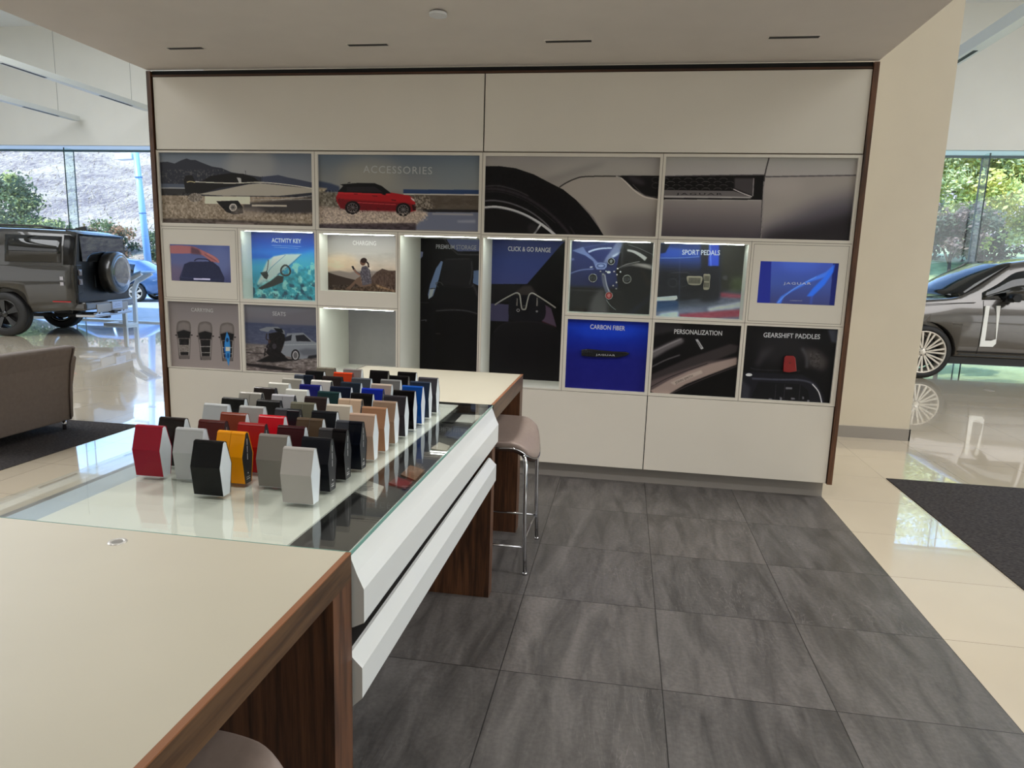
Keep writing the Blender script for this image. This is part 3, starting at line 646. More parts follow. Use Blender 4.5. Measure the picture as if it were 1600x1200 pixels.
class Print:
    def __init__(s, key, ox, oy, sc, base=(40, 40, 44)):
        s.x0, s.x1, s.z0, s.z1, dp = OPEN[key]; s.y = YD+dp-.0035; s.c = (ox, oy, sc); s.S = 640
        s.w = int((s.x1-s.x0)*s.S); s.h = int((s.z1-s.z0)*s.S); s.a = np.zeros((s.h, s.w, 3))+np.array(base, float); s.seed = sum(map(ord, key))
    def m(s, p):
        q = hit(s.c[0]+p[0]/s.c[2], s.c[1]+p[1]/s.c[2], 'y', s.y); return ((q.x-s.x0)*s.S, (s.z1-q.z)*s.S)
    def mask(s, pts, soft=0):
        P = np.array([s.m(p) for p in pts]); k = max(soft*s.k(), 0)
        x0 = int(max(0, P[:, 0].min()-3*k-1)); x1 = int(min(s.w, P[:, 0].max()+3*k+2)); y0 = int(max(0, P[:, 1].min()-3*k-1)); y1 = int(min(s.h, P[:, 1].max()+3*k+2))
        if x1 <= x0 or y1 <= y0: return None
        X, Y = np.meshgrid(np.arange(x0, x1)+.5, np.arange(y0, y1)+.5); ins = np.zeros(X.shape, bool); n = len(P)
        for i in range(n):
            (xa, ya), (xb, yb) = P[i], P[(i+1) % n]
            if ya == yb: continue
            c = ((ya > Y) != (yb > Y)) & (X < (xb-xa)*(Y-ya)/(yb-ya)+xa); ins ^= c
        M = ins.astype(float)
        if k >= .7: M = s.blur(M, k)
        return (slice(y0, y1), slice(x0, x1)), M
    def k(s): return s.S/208./s.c[2]      # canvas pixels per crop pixel
    @staticmethod
    def blur(M, k):
        r = max(1, int(round(k)))
        for _ in range(2):
            for ax in (0, 1):
                n = M.shape[ax]; pad = [(0, 0), (0, 0)]; pad[ax] = (r+1, r); Q = np.cumsum(np.pad(M, pad, mode='edge'), ax)
                M = (np.take(Q, np.arange(2*r+1, 2*r+1+n), ax)-np.take(Q, np.arange(0, n), ax))/(2*r+1)
        return M
    def put(s, r, col, al=1.):
        if r is None: return s
        sl, M = r; M = (M*al)[..., None]; s.a[sl] = s.a[sl]*(1-M)+np.array(col, float)*M; return s
    def poly(s, pts, col, al=1., soft=0, smooth=False):
        if smooth: pts = spl(pts, 8, True)
        return s.put(s.mask(pts, soft), col, al)
    def line(s, pts, w, col, al=1., soft=0, smooth=True):
        if smooth and len(pts) > 2: pts = spl(pts, 8)
        P = [np.array(p, float) for p in pts]; L, R = [], []
        for i, p in enumerate(P):
            d = P[min(i+1, len(P)-1)]-P[max(i-1, 0)]; d = d/(np.hypot(*d)+1e-9); n = np.array([-d[1], d[0]])
            ww = w if not isinstance(w, (tuple, list)) else w[0]+(w[1]-w[0])*i/(len(P)-1)
            L.append(tuple(p+n*ww/2)); R.append(tuple(p-n*ww/2))
        return s.put(s.mask(L+R[::-1], soft), col, al)
    def ell(s, cx, cy, rx, ry, col, al=1., soft=0, rot=0, a0=0, a1=2*PI):
        pts = []
        for i in range(48):
            a = a0+(a1-a0)*i/48; x, y = rx*math.cos(a), ry*math.sin(a)
            pts.append((cx+x*math.cos(rot)-y*math.sin(rot), cy+x*math.sin(rot)+y*math.cos(rot)))
        return s.put(s.mask(pts, soft), col, al)
    def ring(s, cx, cy, rx, ry, w, col, al=1., a0=0, a1=2*PI, soft=0):
        pts = [(cx+rx*math.cos(a0+(a1-a0)*i/40), cy+ry*math.sin(a0+(a1-a0)*i/40)) for i in range(41)]
        return s.line(pts, w, col, al, soft, smooth=False)
    def vgrad(s, stops):
        """stops: (crop y, colour) down the picture"""
        ys = [s.m((s.cx(), y))[1] for y, _ in stops]; Y = np.arange(s.h)+.5
        for c in range(3): s.a[:, :, c] = np.interp(Y, ys, [k[c] for _, k in stops])[:, None]
        return s
    def cx(s):
        return s.c[2]*(s.px_mid()-s.c[0])
    def px_mid(s):
        return {True: 0, False: 0}.get(None, s._mid())
    def _mid(s):
        # photograph column of the picture's centre
        q = Vector(((s.x0+s.x1)/2, s.y, (s.z0+s.z1)/2-CH+CH))-Vector((0, 0, CH)); z = q.dot(_f); return 800+CF*q.dot(_r2)/z
    def grain(s, pts, amp, cell=6, sx=1., sy=1., soft=0, tint=(1, 1, 1), thr=None, col=None, al=1.):
        r = s.mask(pts, soft) if pts else ((slice(0, s.h), slice(0, s.w)), np.ones((s.h, s.w)))
        if r is None: return s
        sl, M = r; s.seed += 1; N = vnoise(M.shape[0], M.shape[1], cell, s.seed, 4, sx, sy)
        if thr is None: s.a[sl] += (M*(N-.5)*2*amp)[..., None]*np.array(tint)
        else:
            A = (np.clip((N-thr)*14, 0, 1)*M*al)[..., None]; s.a[sl] = s.a[sl]*(1-A)+np.array(col, float)*A
        return s
    def build(s, name, label, mat=None, cat='picture panel', group=None):
        A = np.clip(s.a, 0, 255)/255.; h2, w2 = s.h//2, s.w//2; A = A[:h2*2, :w2*2].reshape(h2, 2, w2, 2, 3).mean((1, 3))
        L = np.where(A <= .04045, A/12.92, ((A+.055)/1.055)**2.4)
        xs_ = np.linspace(s.x0, s.x1, w2); zs_ = np.linspace(s.z1, s.z0, h2); X, Z = np.meshgrid(xs_, zs_)
        co = np.stack([X.ravel(), np.full(X.size, s.y), Z.ravel()], 1); nv = len(co)
        idx = np.arange(h2*w2).reshape(h2, w2); q = np.stack([idx[:-1, :-1], idx[1:, :-1], idx[1:, 1:], idx[:-1, 1:]], -1).reshape(-1, 4)
        # the back of the board
        b0 = nv; co = np.vstack([co, [(s.x0, s.y+.003, s.z1), (s.x0, s.y+.003, s.z0), (s.x1, s.y+.003, s.z0), (s.x1, s.y+.003, s.z1)]])
        c = [idx[0, 0], idx[-1, 0], idx[-1, -1], idx[0, -1]]
        extra = [(b0+3, b0+2, b0+1, b0)]+[(c[i], b0+i, b0+(i+1) % 4, c[(i+1) % 4]) for i in range(4)]
        q = np.vstack([q, np.array(extra)]); me = bpy.data.meshes.new(name)
        co[:, 0] -= (s.x0+s.x1)/2; co[:, 1] -= s.y; co[:, 2] -= s.z0
        me.vertices.add(len(co)); me.vertices.foreach_set('co', co.ravel()); me.loops.add(q.size); me.loops.foreach_set('vertex_index', q.ravel().astype(np.int32))
        me.polygons.add(len(q)); me.polygons.foreach_set('loop_start', np.arange(0, q.size, 4).astype(np.int32)); me.update(calc_edges=True)
        at_ = me.color_attributes.new('ink', 'FLOAT_COLOR', 'POINT'); F = np.ones((len(co), 4)); F[:nv, :3] = L.reshape(-1, 3); F[nv:, :3] = .05
        at_.data.foreach_set('color', F.ravel()); me.materials.append(mat or M_PRINT)
        o = bpy.data.objects.new(name, me); COL.objects.link(o); o.location = ((s.x0+s.x1)/2, s.y, s.z0)
        return tag(o, label, cat, group)
    def text(s, parent, txt, a, b_, col=(226, 226, 226), h=None, bold=.0, spacing=1.0):
        P = lambda p: (s.c[0]+p[0]/s.c[2], s.c[1]+p[1]/s.c[2])
        m = pm('lettering_ink', col, .6)
        return place_text(txt, P(a), P(b_), s.y-.0012, m, parent, None if h is None else h, bold, spacing)

GP = 'pictures on the display wall'
# boat on a trailer
p = Print('boat', 200, 220, 5.333); p.vgrad([(88, (92, 100, 110)), (200, (112, 116, 122)), (330, (126, 127, 130)), (700, (100, 96, 90))])
p.ell(1020, 210, 210, 150, (140, 138, 134), .6, 40)
p.poly([(240, 180), (330, 176), (390, 190), (440, 165), (490, 148), (520, 160), (560, 160), (620, 185), (700, 215), (780, 228), (860, 262), (1100, 300), (1180, 300), (1250, 285), (1330, 305), (1430, 325), (1545, 350), (1545, 480), (240, 480)], (48, 49, 57))
p.poly([(1110, 300), (1250, 285), (1330, 305), (1545, 350), (1545, 390), (1110, 350)], (66, 70, 84)); p.grain([(240, 240), (800, 240), (800, 360), (240, 360)], 1, 7, thr=.60, col=(120, 116, 108), al=.5)
p.poly([(250, 355), (490, 360), (490, 392), (250, 388)], (78, 84, 96)); p.poly([(250, 386), (490, 388), (490, 398), (250, 396)], (132, 132, 134)); p.poly([(250, 396), (500, 398), (560, 470), (250, 470)], (52, 50, 50))
p.poly([(250, 452), (1550, 470), (1550, 730), (250, 730)], (134, 122, 108)).grain([(250, 440), (1550, 460), (1550, 720), (250, 720)], 34, 9, soft=4)
p.poly([(960, 520), (1550, 470), (1550, 600), (1200, 600), (960, 580)], (62, 58, 58), 1, 8)
p.poly([(590, 442), (800, 402), (1000, 362), (1100, 352), (1545, 398), (1545, 428), (1250, 458), (800, 455), (620, 446)], (150, 144, 134))
p.poly([(465, 330), (480, 292), (535, 285), (560, 338), (1100, 344), (760, 392), (600, 440), (480, 432)], (30, 27, 27)); p.poly([(600, 345), (690, 292), (860, 268), (960, 275), (1050, 305), (1098, 345)], (24, 21, 21), smooth=False)
p.poly([(905, 305), (940, 310), (945, 352), (925, 350)], (190, 188, 184), .8); p.line([(560, 341), (870, 352), (1100, 345), (1330, 365), (1545, 397)], 7, (186, 180, 168)); p.line([(490, 345), (520, 338), (560, 346)], 6, (190, 176, 140))
p.line([(980, 280), (978, 250)], 4, (30, 28, 28)); p.line([(1117, 335), (1117, 295)], 3, (40, 40, 44))
p.poly([(640, 460), (1016, 462), (1016, 526), (640, 522)], (188, 180, 164)); p.ell(560, 470, 60, 36, (120, 112, 104)).grain([(440, 430), (620, 430), (620, 510), (440, 510)], 60, 6)
p.poly([(735, 500), (915, 495), (955, 548), (960, 600), (880, 610), (820, 590), (760, 530)], (28, 26, 26)); p.ell(875, 552, 32, 32, (176, 170, 164)).ell(875, 552, 22, 22, (120, 116, 112)).ell(875, 552, 7, 7, (60, 58, 58))
for a in range(6): p.line([(875, 552), (875+24*math.cos(a*PI/3), 552+24*math.sin(a*PI/3))], 4, (60, 58, 58), smooth=False)
p.poly([(1030, 528), (1320, 532), (1320, 546), (1030, 544)], (170, 162, 150)); p.line([(1200, 492), (1540, 455)], 4, (170, 166, 160)); p.line([(1040, 488), (1540, 486)], 4, (150, 146, 140))
p.grain([(250, 470), (900, 560), (1550, 600), (1550, 660), (250, 650)], 40, 7, soft=6); p.ell(1000, 590, 140, 40, (150, 138, 128), .5, 14); p.poly([(250, 640), (760, 650), (1550, 690), (1550, 730), (250, 730)], (70, 62, 58), .85, 5)
p.grain([(250, 630), (1550, 660), (1550, 720), (250, 720)], 30, 8, sx=2.5); p.poly([(730, 672), (1050, 682), (1050, 698), (730, 690)], (120, 110, 104), .8, 3)
p.build('picture_panel', 'wide picture of a boat on a trailer splashing before mountains', group=GP)

# red vehicle in the surf
p = Print('accessories', 480, 220, 5.333); p.vgrad([(112, (88, 98, 110)), (250, (108, 112, 116)), (400, (124, 124, 122)), (445, (120, 118, 112)), (740, (90, 92, 104))])
p.ell(520, 290, 260, 140, (140, 136, 126), .75, 60); p.ell(1250, 300, 220, 120, (112, 120, 126), .6, 60)
p.poly([(80, 330), (200, 355), (270, 380), (270, 430), (80, 430)], (62, 70, 88), 1, 6); p.poly([(80, 385), (170, 395), (140, 430), (80, 430)], (150, 140, 124), 1, 3)
p.poly([(800, 404), (1430, 408), (1430, 444), (800, 438)], (48, 66, 98)); p.poly([(800, 438), (1430, 444), (1430, 454), (800, 448)], (170, 166, 160)); p.poly([(800, 448), (1430, 454), (1430, 580), (880, 570)], (84, 76, 68)).grain([(800, 450), (1430, 454), (1430, 580), (880, 570)], 12, 10, sx=3)
p.poly([(880, 566), (1430, 572), (1430, 596), (880, 590)], (38, 36, 38)); p.poly([(900, 590), (1430, 594), (1430, 770), (900, 770)], (104, 108, 124)); p.poly([(1040, 600), (1380, 606), (1380, 618), (1040, 612)], (150, 146, 146), .9, 3); p.poly([(1250, 660), (1400, 655), (1400, 680), (1250, 678)], (136, 138, 150), .8, 6)
p.poly([(90, 420), (300, 430), (320, 600), (90, 600)], (110, 104, 94), 1, 6).grain([(80, 400), (320, 420), (320, 600), (80, 600)], 60, 8)
p.poly([(90, 540), (330, 560), (900, 560), (1010, 600), (905, 700), (90, 710)], (150, 136, 126), 1, 8).grain([(90, 540), (1000, 560), (905, 700), (90, 710)], 40, 7)
p.poly([(240, 470), (262, 425), (282, 400), (700, 430), (790, 445), (850, 455), (885, 478), (905, 530), (905, 580), (860, 590), (760, 580), (440, 575), (280, 560), (250, 510)], (150, 30, 36), smooth=False)
p.poly([(250, 480), (860, 520), (900, 560), (860, 590), (440, 575), (280, 560)], (104, 20, 28), .9, 6); p.poly([(262, 428), (690, 440), (690, 450), (262, 438)], (190, 60, 64), .6, 3)
p.poly([(255, 425), (300, 375), (275, 362), (430, 350), (560, 352), (620, 375), (700, 436), (640, 440)], (20, 18, 22)); p.poly([(330, 384), (560, 380), (630, 428), (330, 420)], (36, 34, 38))
p.line([(340, 350), (360, 346)], 6, (20, 20, 22)); p.poly([(630, 420), (665, 425), (650, 452), (625, 446)], (18, 16, 18)); p.poly([(860, 470), (890, 485), (896, 506), (872, 490)], (200, 180, 176)); p.poly([(870, 530), (905, 525), (905, 575), (880, 580)], (50, 16, 20))
p.line([(420, 512), (740, 530)], 5, (196, 80, 80), .8); p.line([(700, 490), (740, 496)], 6, (30, 16, 20)); p.line([(540, 456), (585, 460)], 5, (60, 14, 18)); p.line([(390, 440), (420, 443)], 5, (60, 14, 18))
for cx_, cy_, rx in [(378, 555, 62), (800, 570, 62)]:
    p.ell(cx_, cy_, rx, 56, (22, 18, 20)).ring(cx_, cy_, rx*.66, 36, 5, (110, 104, 104))
    for a in range(10): p.line([(cx_, cy_), (cx_+rx*.62*math.cos(a*PI/5), cy_+34*math.sin(a*PI/5))], 5, (104, 100, 100), smooth=False)
p.grain([(90, 560), (420, 590), (760, 600), (1010, 590), (1000, 650), (880, 700), (100, 700)], 1, 6, soft=6, thr=.5, col=(186, 174, 160), al=.75)
p.grain([(860, 460), (1000, 440), (1060, 560), (920, 600)], 1, 6, soft=8, thr=.52, col=(170, 160, 150), al=.6); p.grain([(240, 460), (460, 540), (760, 560), (440, 600), (240, 560)], 1, 4, soft=4, thr=.6, col=(60, 20, 24), al=.7)
p.poly([(100, 690), (905, 680), (905, 770), (100, 770)], (66, 56, 60), .9, 6).grain([(100, 680), (905, 680), (905, 760), (100, 760)], 26, 8, sx=2); p.poly([(905, 735), (1430, 745), (1430, 770), (905, 760)], (120, 112, 108), .7, 3)
o = p.build('picture_panel', 'wide picture of a red off-road vehicle in surf, headed ACCESSORIES', group=GP)
p.text(o, 'ACCESSORIES', (467, 266), (1040, 280), (190, 192, 192), h=.052, spacing=1.15)

# wheel arch close-up
p = Print('tyre', 740, 220, 5.0); p.vgrad([(128, (132, 128, 126)), (260, (138, 134, 130)), (420, (132, 126, 122)), (745, (98, 92, 94))])
p.ell(1000, 220, 420, 90, (150, 147, 142), .6, 40); p.poly([(980, 700), (1470, 690), (1470, 760), (980, 760)], (84, 78, 82), .7, 30); p.ell(780, 250, 260, 26, (118, 114, 112), .6, 20, rot=-.3)
p.poly([(670, 362), (720, 335), (790, 302), (870, 285), (1110, 280), (1180, 318), (1250, 380), (1330, 430), (1430, 452), (1460, 455), (1440, 770), (1020, 750), (940, 600), (850, 500)], (146, 140, 134)); p.poly([(1020, 600), (1460, 560), (1440, 770), (1050, 760)], (104, 98, 98), .8, 60)
p.line([(670, 362), (720, 330), (790, 298), (870, 280), (1110, 276)], 9, (40, 36, 36)); p.poly([(1110, 272), (1470, 272), (1450, 452), (1340, 430), (1250, 375), (1190, 318), (1150, 285)], (24, 22, 24)); p.line([(1150, 290), (1190, 325), (1250, 385), (1330, 436), (1440, 458)], 8, (176, 170, 164))
p.ell(1270, 310, 70, 22, (66, 62, 66), .7, 12, rot=.4); p.line([(1240, 340), (1330, 420), (1440, 440)], 4, (110, 106, 104), .7)
for k in range(2):
    for j in range(2): p.ring(1420+60*k, 305+45*j, 30, 20, 3, (80, 78, 78), .8)
wheelc = (150, 860)
p.poly([(80, 200), (200, 198), (330, 215), (470, 262), (600, 330), (700, 380), (800, 460), (900, 570), (980, 680), (1030, 760), (80, 760)], (16, 14, 17))
p.line([(85, 375), (200, 378), (330, 410), (460, 470), (600, 570), (720, 690), (760, 760)], 20, (52, 48, 52), .9, 5); p.line([(85, 355), (200, 352), (330, 385), (430, 430)], 8, (92, 88, 90), .8, 4); p.line([(85, 400), (210, 400), (350, 440), (480, 510), (640, 640)], 3, (70, 66, 70), .8)
p.line([(85, 468), (170, 465), (300, 490), (440, 550), (560, 640), (640, 735)], 10, (120, 118, 122), .9, 3); p.line([(85, 520), (180, 515), (300, 538), (420, 585), (540, 655), (640, 735)], 20, (168, 168, 170)); p.line([(85, 527), (180, 523), (300, 546), (420, 593), (530, 660)], 6, (110, 110, 114))
p.poly([(85, 540), (180, 535), (300, 556), (420, 600), (520, 655), (450, 760), (80, 760)], (20, 18, 20)); p.line([(525, 650), (460, 740)], 14, (176, 176, 178), smooth=False); p.ell(460, 680, 40, 40, (44, 42, 44), .8, 8); p.line([(750, 665), (790, 725)], 8, (70, 68, 70), .7, 3); p.grain([(80, 190), (700, 380), (1030, 760), (500, 600), (80, 400)], 7, 9)
p.build('picture_panel', 'wide close-up picture of a black tyre in a silver wheel arch', group=GP)

# side vent close-up
p = Print('vent', 1020, 220, 4.706); p.vgrad([(120, (140, 138, 134)), (250, (150, 146, 144)), (440, (132, 126, 124)), (600, (98, 92, 94)), (720, (70, 65, 70))])
p.poly([(830, 262), (1520, 255), (1450, 720), (795, 710)], (140, 134, 130), 1, 2); p.ell(950, 330, 160, 80, (152, 146, 142), .7, 40); p.poly([(800, 640), (1000, 560), (1200, 460), (1520, 380), (1460, 730), (790, 720)], (84, 80, 88), .95, 50); p.poly([(800, 690), (1150, 610), (1480, 520), (1450, 740), (790, 730)], (38, 34, 38), .9, 40)
p.poly([(60, 260), (822, 255), (802, 436), (60, 430)], (20, 17, 19)); p.line([(60, 262), (500, 255), (822, 252)], 8, (70, 66, 68)); p.line([(828, 265), (1510, 254)], 10, (84, 80, 82)); p.line([(855, 122), (822, 262), (806, 440), (795, 712)], 9, (52, 48, 50)); p.line([(816, 300), (803, 560), (795, 712)], 5, (150, 146, 144), .8)
p.poly([(85, 362), (590, 368), (730, 412), (720, 420), (85, 412)], (98, 94, 94)); p.poly([(85, 402), (720, 412), (720, 422), (85, 418)], (160, 156, 154), .9, 2); p.poly([(600, 275), (742, 275), (735, 405), (600, 350)], (66, 62, 64), 1, 5); p.line([(742, 275), (735, 405)], 8, (126, 122, 122)); p.line([(592, 355), (660, 385), (730, 410)], 6, (180, 176, 176)); p.line([(90, 432), (800, 437)], 6, (150, 146, 142), .9)
for j in range(4):
    for i in range(7):
        x, y = 90+i*86+(j % 2)*43, 285+j*24
        if x < 600: p.line([(x-30, y), (x-14, y-10), (x+14, y-10), (x+30, y)], 3, (100, 98, 96), .8, smooth=False)
o = p.build('picture_panel', 'wide close-up picture of a silver body with a black meshed side vent', group=GP)
p.text(o, 'JAGUAR', (170, 402), (512, 404), (28, 26, 28), h=.018, bold=.01, spacing=1.3)

# the two screens
p = Print('screen_bag', 240, 350, 4.8); p.vgrad([(150, (70, 82, 128)), (300, (84, 88, 124)), (440, (52, 56, 92))]); p.ell(480, 280, 90, 120, (92, 104, 146), .6, 30); p.poly([(110, 300), (240, 330), (200, 440), (110, 440)], (104, 86, 104), .7, 20)
p.poly([(115, 165), (280, 168), (345, 190), (400, 215), (450, 240), (480, 262), (490, 288), (462, 285), (430, 280), (360, 232), (280, 222), (200, 222), (120, 215)], (150, 92, 92), smooth=True); p.poly([(280, 172), (340, 192), (360, 232), (280, 222)], (64, 44, 56), .8, 6); p.line([(380, 225), (440, 262), (478, 280)], 4, (96, 50, 52), .8)
p.line([(400, 222), (450, 250), (486, 286)], 5, (196, 130, 120), .7, 2); p.poly([(195, 400), (230, 300), (270, 282), (440, 280), (490, 320), (528, 400), (524, 440), (200, 436)], (28, 32, 58)); p.line([(305, 278), (320, 264), (350, 260), (400, 265), (425, 282)], 8, (24, 26, 46)); p.line([(230, 300), (210, 380), (240, 400), (500, 415)], 3, (60, 66, 100), .8)
p.poly([(300, 403), (422, 405), (422, 417), (300, 414)], (190, 186, 214)); p.grain([(195, 400), (230, 300), (490, 300), (528, 430)], 6, 8)
o = p.build('display_screen', 'small screen at the left showing a hand above a dark bag', M_SCREEN, 'screen')
p = Print('screen_blue', 1000, 350, 4.0); p.vgrad([(235, (62, 84, 176)), (380, (60, 80, 150)), (510, (56, 60, 108))]); p.ell(1000, 240, 120, 60, (74, 104, 200), .6, 24); p.poly([(730, 230), (822, 235), (812, 500), (725, 500)], (28, 40, 132)); p.poly([(1205, 235), (1250, 240), (1220, 512), (1180, 508)], (18, 28, 96))
p.poly([(850, 495), (880, 452), (960, 402), (1060, 345), (1160, 300), (1215, 250), (1160, 330), (1060, 362), (960, 415), (900, 450), (880, 495)], (64, 120, 232), .9, 2); p.poly([(1215, 250), (1150, 330), (1080, 400), (1040, 450), (1075, 452), (1150, 380), (1205, 300)], (44, 110, 236), .95, 2)
p.poly([(1064, 450), (1080, 450), (1070, 500), (1060, 500)], (60, 90, 190), .6, 4); p.line([(935, 477), (1012, 478)], 5, (140, 140, 150), .6); p.line([(860, 490), (960, 405), (1100, 330)], 3, (130, 180, 255), .8)
o = p.build('display_screen', 'blue lit screen at the right reading JAGUAR', M_SCREEN, 'screen')
p.text(o, 'JAGUAR', (897, 382), (1068, 384), (225, 228, 240), h=.021, spacing=1.15)

# activity key
p = Print('key', 240, 350, 4.8); p.vgrad([(55, (18, 44, 112)), (130, (22, 62, 140)), (210, (34, 96, 172)), (330, (60, 150, 186)), (450, (44, 128, 150)), (590, (22, 70, 96))])
p.poly([(735, 215), (900, 235), (1100, 215), (1215, 185), (1215, 250), (735, 260)], (24, 84, 170), .8, 8); p.poly([(1030, 240), (1215, 190), (1215, 420), (1080, 360)], (70, 160, 200), .7, 20)
p.poly([(850, 280), (900, 242), (1000, 225), (1115, 225), (1040, 290), (940, 380), (850, 450), (800, 470), (775, 450), (820, 350)], (176, 186, 186), .95, 4); p.poly([(900, 250), (1000, 230), (950, 262), (880, 320)], (206, 212, 214), .9, 4); p.line([(1105, 232), (1020, 310), (930, 380)], 7, (60, 110, 150)); p.line([(990, 232), (880, 330), (840, 400)], 5, (84, 120, 140), .8)
p.poly([(735, 470), (860, 430), (1215, 300), (1215, 590), (735, 590)], (52, 140, 152), .7, 20); p.grain([(980, 300), (1215, 280), (1215, 590), (760, 590), (780, 480), (900, 440)], 1, 26, soft=8, thr=.52, col=(150, 200, 196), al=.75); p.grain([(735, 420), (1215, 300), (1215, 590), (735, 590)], 46, 16, tint=(.6, 1, 1)); p.grain([(735, 460), (1215, 440), (1215, 590), (735, 590)], 1, 30, soft=8, thr=.56, col=(14, 50, 72), al=.7)
p.poly([(785, 480), (880, 425), (930, 385), (975, 392), (970, 435), (900, 465), (810, 490)], (38, 40, 40), 1, 2); p.poly([(800, 365), (850, 352), (862, 385), (850, 415), (830, 405)], (30, 34, 36)); p.line([(862, 268), (850, 350), (812, 372)], 6, (60, 60, 60))
p.line([(885, 160), (1105, 170)], 3, (160, 170, 190), .7); p.line([(905, 174), (1085, 184)], 3, (150, 160, 180), .7)
o = p.build('picture_panel', 'blue ocean picture headed ACTIVITY KEY in a glazed niche', group=GP)
p.text(o, 'ACTIVITY KEY', (885, 138), (1107, 145), (214, 220, 228), h=.034, bold=.012)

# charging
p = Print('charging', 490, 350, 4.444); p.vgrad([(70, (128, 124, 126)), (200, (150, 146, 144)), (300, (168, 156, 146)), (360, (150, 136, 126)), (480, (80, 66, 58))]); p.ell(180, 270, 130, 60, (190, 172, 150), .7, 20); p.grain([(95, 200), (570, 200), (570, 330), (95, 330)], 12, 22, sx=2.5)
p.poly([(100, 330), (180, 322), (250, 335), (300, 325), (440, 325), (570, 330), (570, 400), (100, 400)], (120, 112, 110), .9, 3); p.poly([(100, 332), (150, 350), (230, 372), (330, 395), (330, 470), (100, 470)], (58, 48, 44)); p.poly([(395, 375), (430, 335), (475, 308), (520, 322), (570, 322), (570, 480), (395, 480)], (74, 60, 54)); p.grain([(395, 330), (570, 330), (570, 480), (395, 480)], 22, 10, sx=.6)
p.poly([(340, 430), (400, 405), (470, 425), (570, 470), (570, 485), (100, 480), (140, 440), (250, 450)], (70, 56, 46), 1, 2).grain([(100, 420), (570, 420), (570, 480), (100, 480)], 46, 7); p.poly([(430, 415), (570, 465), (570, 470), (440, 432)], (170, 140, 110), .6, 5)
p.poly([(220, 445), (250, 425), (300, 375), (340, 350), (400, 395), (400, 425), (330, 435), (290, 410), (255, 450)], (96, 78, 68)); p.poly([(322, 340), (335, 295), (365, 288), (392, 320), (402, 410), (340, 425), (330, 370)], (80, 76, 84)); p.grain([(322, 300), (400, 300), (400, 410), (330, 410)], 40, 5)
p.line([(330, 350), (300, 335), (275, 305)], 14, (76, 70, 78)); p.ell(342, 262, 20, 25, (92, 66, 56)); p.ell(348, 252, 22, 18, (44, 30, 28)); p.line([(366, 262), (378, 275), (380, 300)], 11, (42, 28, 26)); p.poly([(262, 292), (276, 290), (286, 312), (276, 318)], (26, 24, 26)); p.line([(280, 312), (300, 338), (322, 352)], 9, (120, 88, 76))
o = p.build('picture_panel', 'picture of a seated person on a mountain, headed CHARGING', group=GP)
p.text(o, 'CHARGING', (272, 146), (434, 150), (216, 214, 214), h=.034, bold=.012)

# premium storage
p = Print('storage', 490, 350, 4.444, (24, 22, 25)); p.poly([(740, 190), (762, 195), (758, 225), (742, 245)], (120, 126, 156)); p.poly([(905, 95), (1150, 100), (1150, 190), (1000, 190), (960, 165)], (92, 98, 130)); p.line([(900, 100), (985, 198), (1020, 212), (1150, 214)], 10, (54, 52, 56)); p.line([(915, 100), (990, 190), (1150, 196)], 5, (20, 18, 20))
p.poly([(885, 258), (898, 262), (870, 380), (830, 500), (800, 520), (795, 490), (810, 420), (850, 310)], (104, 120, 152)); p.poly([(808, 450), (840, 440), (825, 500), (798, 518)], (150, 156, 160)); p.line([(808, 450), (845, 445)], 6, (40, 40, 44)); p.poly([(1110, 325), (1150, 320), (1150, 430), (1105, 410)], (92, 108, 140))
p.poly([(905, 250), (940, 240), (1080, 238), (1105, 255), (1108, 330), (1090, 420), (1060, 438), (930, 435), (890, 420), (885, 350)], (34, 33, 36), smooth=True); p.line([(1095, 260), (1098, 340), (1082, 420)], 6, (74, 72, 76), .8, 3); p.line([(920, 246), (1080, 242)], 5, (64, 62, 66), .8, 3); p.line([(890, 425), (950, 440), (1080, 440), (1110, 420)], 4, (90, 88, 92), .8, 2)
p.poly([(800, 560), (850, 470), (880, 420), (1100, 440), (1150, 440), (1150, 1010), (760, 1010)], (24, 23, 26), .9, 8); p.line([(866, 440), (850, 412), (878, 404), (900, 425)], 6, (74, 72, 74), .9, 2); p.line([(1095, 420), (1115, 440), (1138, 500)], 14, (64, 62, 66), .8, 6); p.line([(850, 602), (960, 596), (1060, 602), (1135, 622)], 6, (92, 92, 96), .9, 3); p.poly([(845, 610), (960, 604), (1060, 610), (1135, 632), (1135, 1010), (850, 1010)], (20, 18, 20), .9, 6)
p.line([(748, 668), (782, 665), (778, 675)], 5, (110, 112, 118), .8); p.line([(845, 758), (880, 760)], 3, (70, 66, 66)); p.line([(745, 545), (800, 545)], 4, (50, 50, 54))
o = p.build('picture_panel', 'tall dark picture of a car seat back, headed PREMIUM STORAGE', group=GP)
p.text(o, 'PREMIUM STORAGE', (850, 172), (1130, 180), (196, 198, 206), h=.036, bold=.008)

# empty niche
p = Print('empty', 490, 350, 4.444); p.vgrad([(590, (128, 126, 130)), (800, (138, 136, 138)), (1000, (146, 144, 146))]); p.grain(None, 3, 40)
p.build('picture_panel', 'plain grey back panel of the open empty niche', group=GP)

